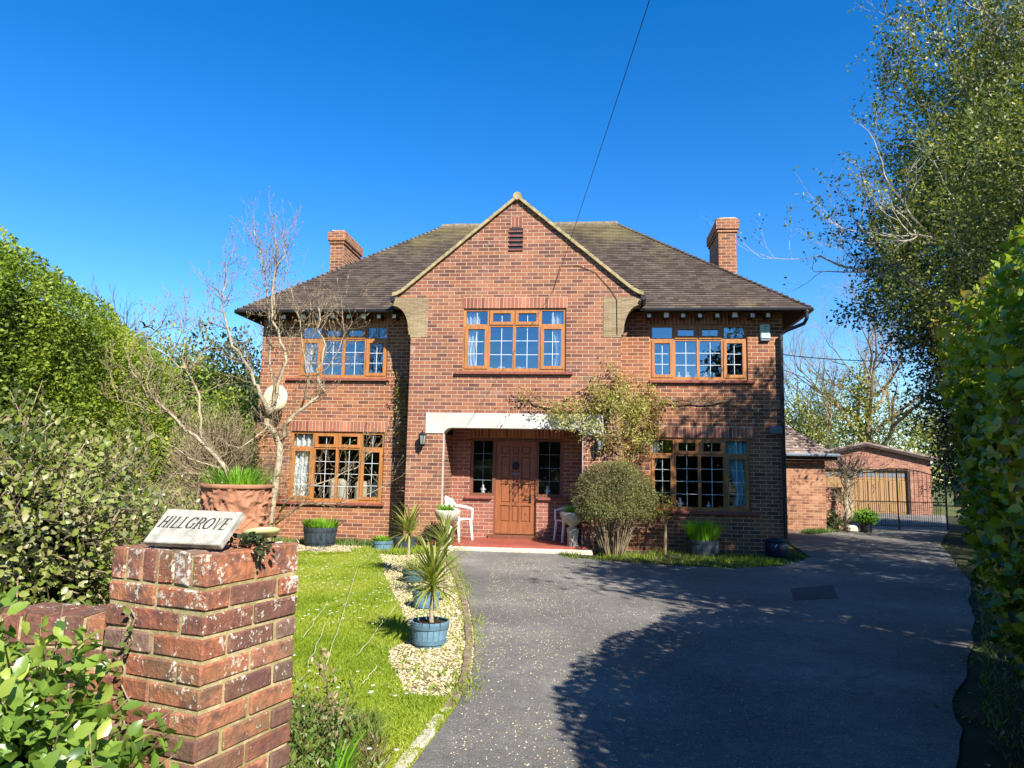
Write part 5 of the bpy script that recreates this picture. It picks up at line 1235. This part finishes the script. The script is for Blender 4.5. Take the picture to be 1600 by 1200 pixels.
climber('climbing_shrub', 'yellow green and bronze leafed climber sprawling over the right end of the porch lintel',
        [(Wl((2.28, -.15, 0), (2.32, -.12, 1.2), (2.25, -.2, 2.1), (2.0, -.80, 2.75), (1.3, -.82, 2.75), (.55, -.82, 2.92), (.30, -.8, 3.0)), .022),
         (Wl((2.34, -.12, 0), (2.45, -.1, 1.4), (2.5, -.1, 2.5), (2.35, -.12, 3.1), (2.25, -.3, 3.35)), .02),
         (Wl((2.4, -.1, 1.6), (2.7, -.12, 2.2), (2.9, -.12, 2.55), (3.0, -.1, 2.9)), .014), (Wl((2.2, -.76, 1.9), (1.8, -.82, 2.3), (1.2, -.84, 2.55), (.9, -.84, 2.6)), .012),
         (Wl((2.3, -.2, 2.2), (2.6, -.15, 2.9), (2.75, -.12, 3.1)), .012), (Wl((2.28, -.2, 2.0), (2.15, -.84, 2.2), (1.9, -.86, 2.9), (1.4, -.84, 2.6)), .012), (Wl((2.25, -.2, 2.6), (2.1, -.84, 2.9), (1.7, -.84, 3.1)), .010), (Wl((2.3, -.5, 2.4), (2.35, -.75, 2.9), (2.1, -.8, 3.4)), .01)], 560, 6300, .40, .054, 'lf_climb', tuple(W(2.3, -.15, 0)))
climber('bare_vine', 'leafless brown vine trained along the brick wall between the right hand windows',
        [(Wl((2.7, -.05, 2.95), (3.4, -.05, 2.93), (4.1, -.05, 2.96), (4.6, -.05, 2.93), (5.05, -.05, 2.72), (5.5, -.07, 2.60)), .016), (Wl((2.9, -.05, 2.98), (3.5, -.05, 3.02), (4.2, -.05, 2.99), (4.5, -.05, 3.05)), .009), (Wl((5.35, -.08, 2.6), (5.60, -.14, 2.55), (5.66, -.12, 2.7)), .012)], 90, 120, .32, .035, 'lf_dark', tuple(W(3, -.05, 2.9)), .0035)
climber('corner_climber', 'sparse bronze leafed climber in the shaded corner left of the projecting gable',
        [(Wl((-2.2, -.06, 0), (-2.15, -.08, 1.0), (-2.3, -.06, 2.0), (-2.25, -.1, 2.9), (-2.35, -.1, 3.35)), .010)], 110, 620, .26, .055, 'lf_climb', tuple(W(-2.2, -.06, 0)), .003, vb=-.15)
shrub('leafy_sprig', 'pale green leafy sprig in front of the lower right window by the clipped bush', (2.92, 13.9, .90), (.26, .18, .26), 300, .06, M['lf_climb'], zmin=-.9, core=False, stems=1, amp=.3)

# bare many stemmed magnolia in front of the left wing
def limb_tree(name, label, limbs, bark, twm, base, tw_n=60, tw_l=.5, maxl=2, r0=.012, cat='tree', leaf=None):
    rt = empty(name, base, 0, label, cat); org = Vector(base); b = MB(); tb = MB(); out = []; tips = []
    for pts, r1, r2 in limbs:
        P = [at(*p)-org if len(p) == 3 and p[0] > 50 else Vector(p) for p in pts]; m_ = len(P)
        q = []
        for i in range(m_-1):
            for t in (0, .5): q.append(P[i].lerp(P[i+1], t)+(Vector([random.gauss(0, .02) for _ in range(3)]) if i or t else Vector((0, 0, 0))))
        q.append(P[-1]); rad = [r1+(r2-r1)*i/(len(q)-1) for i in range(len(q))]; b.tube(q, rad, 8)
        lmb = sum((a-c).length for a, c in zip(q, q[1:]))
        for k in range(int(tw_n*lmb/3)):
            i = random.randrange(max(1, len(q)//4), len(q)-1); t = random.random(); p = q[i].lerp(q[i+1], t); d = (q[i+1]-q[i]).normalized()
            nd = (d*.4+Vector([random.gauss(0, 1), random.gauss(0, 1), random.gauss(0, .8)]).normalized()*.9+Vector((0, 0, .25))).normalized()
            branch(out, tips, p, nd, tw_l*random.uniform(.4, 1.3), min(rad[i]*.5, r0), 0, maxl, .55, .14, 4, (2, 3), .6, .22)
        branch(out, tips, q[-1], (q[-1]-q[-2]).normalized(), tw_l, r2, 0, maxl, .4, .2, 4, (2, 4), .7, .15)
    b.build('trunk', M[bark], rt, True)
    for pts, rad, lvl in out: tb.tube(pts, rad, 4 if lvl == 0 else 3, cap=False)
    # buds at the tips
    for p, d in tips[::3]: tb.tube([p, p+d*.02, p+d*.045], [.003, .008, .002], 4)
    tb.build('twigs', M[twm], rt)
    return rt
Y1 = 12.0
def A(x, y, dy=0): return (x, y, Y1+dy)
mag_base = at(424, 745, Y1); mag_base.z = 0
limb_tree('bare_magnolia', 'tall leafless pale barked tree with twisting limbs in front of the left wing', [
    ([(0.02, 0, 0), A(425, 800), A(432, 740), A(438, 697), A(430, 676), A(417, 661), A(418, 646), A(427, 632)], 0.066, 0.040),
    ([A(440, 690), A(447, 668), A(463, 645), A(488, 627), A(507, 612), A(497, 590), A(503, 565), A(507, 540, .1), A(500, 515, .1), A(498, 480, .1)], 0.039, 0.010),
    ([A(418, 655), A(406, 612, -.3), A(397, 598, -.3), A(382, 564, -.4), A(366, 540, -.5), A(352, 505, -.5), A(347, 468, -.6), A(350, 440, -.6), A(357, 412, -.6)], 0.039, 0.006),
    ([A(427, 632), A(434, 600), A(448, 560), A(440, 530), A(427, 505), A(424, 468), A(430, 425), A(446, 398), A(452, 378)], 0.033, 0.006),
    ([A(428, 640), A(424, 590, .3), A(423, 540, .3), A(421, 480, .3), A(416, 430, .3), A(402, 395, .3), A(397, 360, .3)], 0.023, 0.006),
    ([A(430, 500), A(428, 440, .2), A(431, 400, .2), A(430, 365, .2)], 0.016, 0.005),
    ([A(470, 640), A(480, 600, -.3), A(478, 560, -.3), A(470, 520, -.3), A(462, 480, -.3), A(455, 452, -.3)], 0.017, 0.005),
    ([A(495, 585), A(520, 560), A(540, 520), A(535, 490)], 0.012, 0.005), ([A(420, 665), A(395, 690, -.5), A(372, 700, -.7), A(350, 690, -.8)], 0.016, 0.005),
    ([A(437, 800), A(460, 770, -.2), A(520, 750, -.2), A(560, 730, -.2), A(585, 700, -.2)], 0.017, 0.005), ([A(430, 820), A(470, 790, -.3), A(530, 785, -.3), A(600, 760, -.2)], 0.014, 0.004)],
    'bark_pale', 'twig', tuple(mag_base), 42, .34, 2, .007)
Y1 = 10.0
ml = at(372, 745, Y1); ml.z = 0
limb_tree('leaning_tree', 'leafless pale barked tree leaning left in front of the tall hedge', [
    ([(0, 0, 0), A(366, 790), A(350, 734), A(322, 698), A(288, 669), A(262, 640), A(240, 624), A(222, 606), A(206, 580)], 0.043, 0.008),
    ([A(322, 698), A(316, 670), A(316, 640), A(304, 600), A(294, 578), A(282, 568), A(250, 550), A(228, 530)], 0.023, 0.006), ([A(294, 580), A(312, 560), A(328, 530), A(326, 505)], 0.013, 0.005),
    ([A(300, 600), A(284, 560), A(286, 520), A(284, 500)], 0.010, 0.004), ([A(240, 624), A(232, 590), A(236, 560), A(230, 530)], 0.010, 0.004), ([A(350, 734), A(300, 720), A(260, 690), A(225, 670)], 0.012, 0.004),
    ([A(360, 760), A(330, 745), A(290, 735), A(250, 745)], 0.010, 0.004), ([A(262, 640), A(225, 640), A(190, 625), A(175, 600)], 0.010, 0.004)],
    'bark_pale', 'twig', tuple(ml), 36, .30, 2, .007)

# trees: trunk, limbs and a crown of leaf clumps
def tree(name, label, x, y, h, cr, n, lsize, lm, bark='bark', trunk_r=.16, blobs=None, lvl=3, tw=True, group=None, rise=.35, spread=.7, depth=.55, seed=1, nlimb=6, vb=0, cat='tree', T=T_SMALL, leaf_tips=0, tipsize=None, amp=.28, llen=None):
    random.seed(seed); rt = empty(name, (x, y, 0), 0, label, cat, group); b = MB(); out = []; tips = []
    pts = [Vector((0, 0, -.1))]; d = Vector((random.gauss(0, .05), random.gauss(0, .05), 1))
    k = 7
    for i in range(k): d = (d+Vector((random.gauss(0, .08), random.gauss(0, .08), .2))).normalized(); pts.append(pts[-1]+d*h*.78/k)
    rad = [trunk_r*(1-.8*i/k) for i in range(k+1)]; b.tube(pts, rad, 9); b.build('trunk', M[bark], rt, True)
    for i in range(nlimb):
        t = rise+(1-rise)*(i+random.random()*.6)/nlimb; j = min(int(t*k), k-1); p = pts[j].lerp(pts[j+1], t*k-j); a = i*2.4+seed
        branch(out, tips, p, Vector((math.cos(a), math.sin(a), .55+.5*t)), (llen or cr[0])*random.uniform(.75, 1.05)*(1.05-.35*t), rad[j]*.5, 0, lvl, spread*.75, .09, 4, (3, 4), .62, .18)
    b = MB(); tubes(b, out, (5, 4, 3, 3, 3)); b.build('branches', M[bark], rt)
    Ps, Ds = [], []
    if blobs is None: blobs = [(0, 0, h*.62, cr[0], cr[1], cr[2], 1.0)]
    tot = sum(q[6] for q in blobs)
    for i, q in enumerate(blobs):
        if n: P, dd_ = blob(int(n*q[6]/tot), q[:3], q[3:6], amp, 1.3, depth, -.95, seed*3+i); Ps.append(P); Ds.append(dd_)
    if leaf_tips:
        tp = np.array([tuple(tips[i][0]) for i in RNG.integers(0, len(tips), leaf_tips)]); Ps.append(tp+RNG.normal(size=tp.shape)*.07); Ds.append(rdir(leaf_tips))
    if Ps:
        P = np.concatenate(Ps); Dd = np.concatenate(Ds); keep = (P[:, 2] > .05) & ((name != 'roadside_tree') | ((x+P[:, 0]) > .80*(y+P[:, 1])))
        leafset('crown', M[lm], P[keep], Dd[keep], lsize, .6, T, rt, clump=1.1, vb=vb, up=.2)
    return rt
G1 = 'trees along the right side of the drive'
tree('ivy_clad_tree', 'big half bare tree with pale branches and olive leaves at the top right', 13.4, 18.6, 17.5, (5.2, 4.4, 5.0), 110000, .105, 'lf_olive', 'bark_grey', .30,
     [(-.6, -.4, 8.2, 3.2, 2.8, 3.6, 1.5), (1.0, 0, 11.4, 3.2, 3.0, 3.4, 1.2), (1.5, -.5, 6.0, 2.8, 2.4, 3.0, .8), (-.8, 0, 13.2, 2.5, 2.2, 2.6, .30)], lvl=4, group=G1, seed=11, nlimb=17, leaf_tips=12000, rise=.24, spread=.6, depth=.42, llen=3.8)
tree('dark_evergreen', 'dense dark evergreen at the right of the drive behind the near hedge', 14.6, 21.2, 10.8, (2.8, 2.8, 4.4), 80000, .12, 'lf_dark', 'bark', .22,
     [(-.5, 0, 7.8, 3.3, 2.8, 3.2, 1.3), (.3, 0, 4.4, 2.6, 2.5, 3.2, 1), (.8, 0, 1.8, 2.1, 2.2, 2.0, .5)], lvl=2, group=G1, seed=5, nlimb=8, depth=.4, amp=.32)
tree('privet_tree', 'sunlit olive leafed tree at the right edge above the near hedge', 9.75, 12.3, 8.8, (1.9, 1.9, 2.8), 60000, .075, 'lf_olive', 'bark_grey', .14,
     [(0, 0, 6.3, 2.0, 1.8, 2.6, 1.1), (.5, .4, 3.6, 1.8, 1.6, 2.3, .7)], lvl=3, group=G1, seed=23, nlimb=9, depth=.45, vb=.05)
tree('roadside_tree', 'tree on the right boundary just outside the picture, shading the drive', 9.25, 7.5, 9.2, (2.2, 2.2, 3.0), 42000, .12, 'lf_dark', 'bark', .2,
     [(0, 0, 6.3, 2.3, 2.4, 2.6, 1), (-.8, 0, 7.3, 1.9, 1.9, 1.6, .7), (0, 0, 3.2, 1.9, 2.2, 2.4, .7)], lvl=3, group=G1, seed=31, nlimb=9, depth=.8)
tree('roadside_tree', 'nearest tree on the right boundary outside the picture, shading the drive', 7.4, 3.4, 7.6, (2.2, 2.2, 3.0), 17000, .17, 'lf_dark', 'bark', .2,
     [(0, 0, 5.2, 2.3, 2.2, 2.4, 1), (.2, 0, 2.6, 1.9, 2.0, 2.2, .7)], lvl=3, group=G1, seed=37, nlimb=9, depth=.8)
tree('roadside_tree', 'middle tree on the right boundary outside the picture, behind the near hedge', 7.8, 5.3, 7.6, (1.9, 1.6, 2.6), 17000, .17, 'lf_dark', 'bark', .18,
     [(-1.2, 0, 4.4, 2.3, 1.5, 1.7, 1.3), (0, 0, 2.6, 1.9, 1.7, 2.2, .8)], lvl=2, group=G1, seed=71, nlimb=8, depth=.8)
shrub('shade_bush', 'unseen bushy evergreen added on the right boundary to shade the drive near the gates', (12.9, 15.6, 1.7), (1.7, 2.2, 1.9), 9000, .16, M['lf_dark'], zmin=-.9, amp=.2)  # unseen bush added to cast shade on the drive before the gates
G2 = 'trees and bushes behind the left garden'
shrub('garden_tree', 'rounded dark green tree left of the house, beyond the bare trees', (-9.1, 22.5, 2.7), (2.1, 2.0, 2.9), 16000, .13, M['lf_dark'], cat='tree', group=G2, zmin=-1, amp=.16, vb=.35)
shrub('garden_tree', 'light green tree behind the far end of the tall hedge', (-10.6, 21.0, 2.6), (2.3, 2, 2.75), 14000, .13, M['lf_hedge'], cat='tree', group=G2, zmin=-1, amp=.16, off=4)
shrub('garden_bush', 'mid green bush at the end of the tall hedge behind the leaning tree', (-6.6, 15.4, 1.35), (1.5, 1.4, 1.6), 12000, .085, M['lf_hedge'], group=G2, zmin=-1, amp=.2, off=8, vb=-.05)
shrub('yellow_bush', 'bright yellow green bush between the bare trees left of the house', (-6.9, 18.0, 2.3), (.8, .8, 1.0), 4000, .09, M['lf_yellow'], group=G2, zmin=-1, amp=.2, core=False)
shrub('garden_bush', 'dark bush against the left corner of the house', (-7.0, 20.5, 1.9), (1.3, 1.2, 2.0), 9000, .12, M['lf_dark'], group=G2, zmin=-1, amp=.2, off=14, vb=.3)
shrub('twiggy_shrub', 'brown twiggy leafless shrub beside the left corner of the house', (-5.35, 13.2, 1.1), (.95, .75, 1.35), 1100, .05, M['lf_bush'], group=G2, zmin=-.8, twigs=1900, tw_len=.45, core=False, twig_m='twig')
shrub('twiggy_shrub', 'small twiggy green shrub behind the terracotta pot', (-3.9, 9.3, .55), (.75, .6, .75), 2200, .045, M['lf_shrub'], group=G2, zmin=-.8, twigs=500, tw_len=.3, core=False)
shrub('twiggy_shrub', 'tangled low shrub between the leaning tree and the mixed shrub', (-4.0, 7.3, .75), (.8, .7, .85), 2600, .05, M['lf_shrub'], group=G2, zmin=-.8, twigs=900, tw_len=.35, core=False)
def bare(name, label, x, y, h, r, seed, lvl=4, group=None, m='twig_dark', tr=.30, nl=9, rise=.35, cr=2.0):
    return tree(name, label, x, y, h, (cr, cr, 2), 0, .1, 'lf_dark', m, tr, lvl=lvl, group=group, seed=seed, nlimb=nl, rise=rise, spread=.55)
bare('bare_tree', 'distant leafless tree rising above the left hedge, right one of two', -17.2, 32, 10.2, 0, 41, group='distant bare trees on the left', cr=2.6)
bare('bare_tree', 'distant leafless tree just above the tall hedge, left one of two', -20.4, 33, 9.6, 0, 43, group='distant bare trees on the left', cr=2.4)
G3 = 'trees beyond the garage'
tree('ivy_covered_tree', 'broad leafless tree with ivy covered limbs behind the garage', 20.6, 41, 9.6, (5, 4, 4), 13000, .16, 'lf_olive', 'twig', .40, [(-1.2, 0, 4.6, 2.6, 2.4, 2.8, 1.4), (2.2, 0, 4.3, 2.0, 2.0, 2.6, .7), (-.5, 0, 6.6, 1.3, 1.3, 1.6, .35), (.3, 0, 2.6, 3.4, 2.5, 2.3, 1)], lvl=5, group=G3, seed=53, nlimb=12, depth=.8, rise=.25, vb=.3, amp=.35, llen=5.0)
tree('leafy_tree', 'low rounded pale green tree behind the annexe roof', 16.0, 40, 6.9, (3, 3, 3), 11000, .14, 'lf_olive', 'twig', .30, [(0, 0, 3.6, 2.6, 2.6, 3.0, 1)], lvl=4, group=G3, seed=57, nlimb=9, depth=.8, vb=.15, amp=.35, llen=3.4)
tree('dark_pine', 'dark spreading pine to the right of the garage roof', 26.0, 42, 6.4, (2, 2, 2), 9000, .22, 'lf_dark', 'bark', .25, [(0, 0, 4.2, 2.2, 2, 1.5, 1), (.4, 0, 2.2, 2.4, 2.2, 1.7, 1)], lvl=3, group=G3, seed=61, nlimb=7, depth=.8)
bare('bare_tree', 'leafless tree right of the garage, branches over its roof', 22.6, 36, 7.6, 0, 67, group=G3, m='twig', cr=3.0, tr=.18)
# plants in front of the garage side wall
vi = limb_tree('trained_vine', 'gnarled pale wisteria trunk with spreading bare arms at the end of the garden wall', [([(0, 0, 0), (.03, 0, .5), (-.05, 0, .95), (.06, 0, 1.3), (0, 0, 1.5)], .09, .06), ([(.06, .02, 0), (.12, 0, .6), (.0, 0, 1.0), (.09, 0, 1.4)], .06, .05),
    ([(0, 0, 1.4), (-.3, 0, 1.62), (-.75, 0, 1.66)], .04, .012), ([(0, 0, 1.4), (.3, 0, 1.65), (.8, 0, 1.72)], .04, .012), ([(0, 0, 1.4), (-.2, 0, 1.85), (-.45, 0, 2.2)], .035, .008), ([(0, 0, 1.4), (.12, 0, 1.9), (.25, 0, 2.3)], .035, .008)], 'bark_pale', 'bark_pale', (9.75, 21.0, 0), 60, .45, 2, .012)
shrub('low_bush', 'low dark bush at the foot of the annexe wall', (9.05, 20.5, .22), (.34, .3, .30), 1200, .06, M['lf_dark'], zmin=-.8, vb=.2); shrub('low_bush', 'bright green mound in a pot beside the iron gates', (10.05, 20.5, .42), (.34, .3, .22), 1400, .05, M['lf_tuft'], zmin=-.8)
b = MB(); b.lathe([(.14, 0), (.18, .28), (.19, .29), (.17, .29)], 20); pp = b.build('garden_pot', M['black'], None, loc=(10.05, 20.5, 0)); tag(pp, 'dark pot holding the bright green mound beside the gates', 'plant pot')
b = MB(); b.cbox(-.14, .14, -.12, .12, 0, .20, .05, .01); pp = b.build('stone_trough', M['stone'], None, loc=(9.55, 20.3, 0)); tag(pp, 'small rounded stone trough between the low bush and the green mound', 'trough')
grass('wall_weeds', [(7.9, 19.8), (8.9, 20.8), (9.2, 20.4), (8.0, 19.3)], 1500, .16, M['lf_weed'], w=.12)
# trees across the road, mirrored in the window panes
for i, (x, y, h) in enumerate(((-16, -17, 6.0), (-10, -18, 6.6), (-4.5, -17, 5.6), (1.5, -18, 6.4), (7.5, -17, 7.4), (13.5, -16, 8.6))):
    shrub('roadside_tree', ('leafy tree across the road behind the camera, %s in the row' % ('first', 'second', 'third', 'fourth', 'fifth', 'sixth')[i]), (x, y, h*.5), (3.3, 2.4, h*.52), 5000, .28, M['lf_dark'], cat='tree', group='trees across the road', zmin=-1, amp=.25, off=i*3)
# a crow flying above the left hedge
cr = MB(); cx = [(-.20, 0, 0, .012), (-.12, 0, .0, .035), (0, 0, .01, .05), (.10, 0, .02, .04), (.16, 0, .035, .030), (.20, 0, .035, .018), (.25, 0, .025, .004)]
cr.tube([q[:3] for q in cx], [q[3] for q in cx], 8)
for s in (-1, 1):
    cr.face([(.08, s*.03, .03), (-.06, s*.03, .03), (-.10, s*.24, .12), (.02, s*.26, .13)]); cr.face([(.02, s*.26, .13), (-.10, s*.24, .12), (-.16, s*.50, .02), (-.05, s*.46, .05)])
cr.face([(-.18, -.02, 0), (-.18, .02, 0), (-.34, .06, -.02), (-.34, -.06, -.02)])
crow = cr.build('crow', m_plain('black_feathers', (.01, .01, .012), .6, .3), None, loc=at(228, 511, 20)); crow.scale = (.55,)*3; crow.rotation_euler = (R(20), R(15), R(160)); tag(crow, 'black crow in the air just above the left hedge', 'bird')

# ------------------------------------------------------------------ light
SA, SE = R(29), R(37.5); sd_ = Vector((math.sin(SA)*math.cos(SE), -math.cos(SA)*math.cos(SE), math.sin(SE)))
sun = bpy.data.lights.new('sun', 'SUN'); sun.energy = 5; sun.angle = R(.53); sun.color = (1, .955, .88)
so = bpy.data.objects.new('sun', sun); col.objects.link(so); so.rotation_euler = (-sd_).to_track_quat('-Z', 'Y').to_euler()
wd = bpy.data.worlds.new('World'); sc.world = wd; wd.use_nodes = True; nt = wd.node_tree; bg = nt.nodes['Background']
sk = nt.nodes.new('ShaderNodeTexSky'); sk.sky_type = 'NISHITA'; sk.sun_disc = False; sk.sun_elevation = SE; sk.sun_rotation = math.atan2(sd_.x, sd_.y)
sk.air_density = 1.0; sk.dust_density = .02; sk.ozone_density = 4.0; sk.altitude = 0
hs = nt.nodes.new('ShaderNodeHueSaturation'); hs.inputs['Saturation'].default_value = 1.36; hs.inputs['Hue'].default_value = .507; hs.inputs['Value'].default_value = 1.1; nt.links.new(sk.outputs[0], hs.inputs['Color']); nt.links.new(hs.outputs[0], bg.inputs[0]); bg.inputs[1].default_value = .09
sc.view_settings.view_transform = 'Standard'; sc.view_settings.look = 'None'; sc.view_settings.gamma = 1; sc.view_settings.exposure = 1.22; sc.view_settings.use_curve_mapping = False
sc.cycles.max_bounces = 8; sc.cycles.transparent_max_bounces = 12; sc.cycles.use_denoising = True
sc.cycles.sample_clamp_indirect = 6
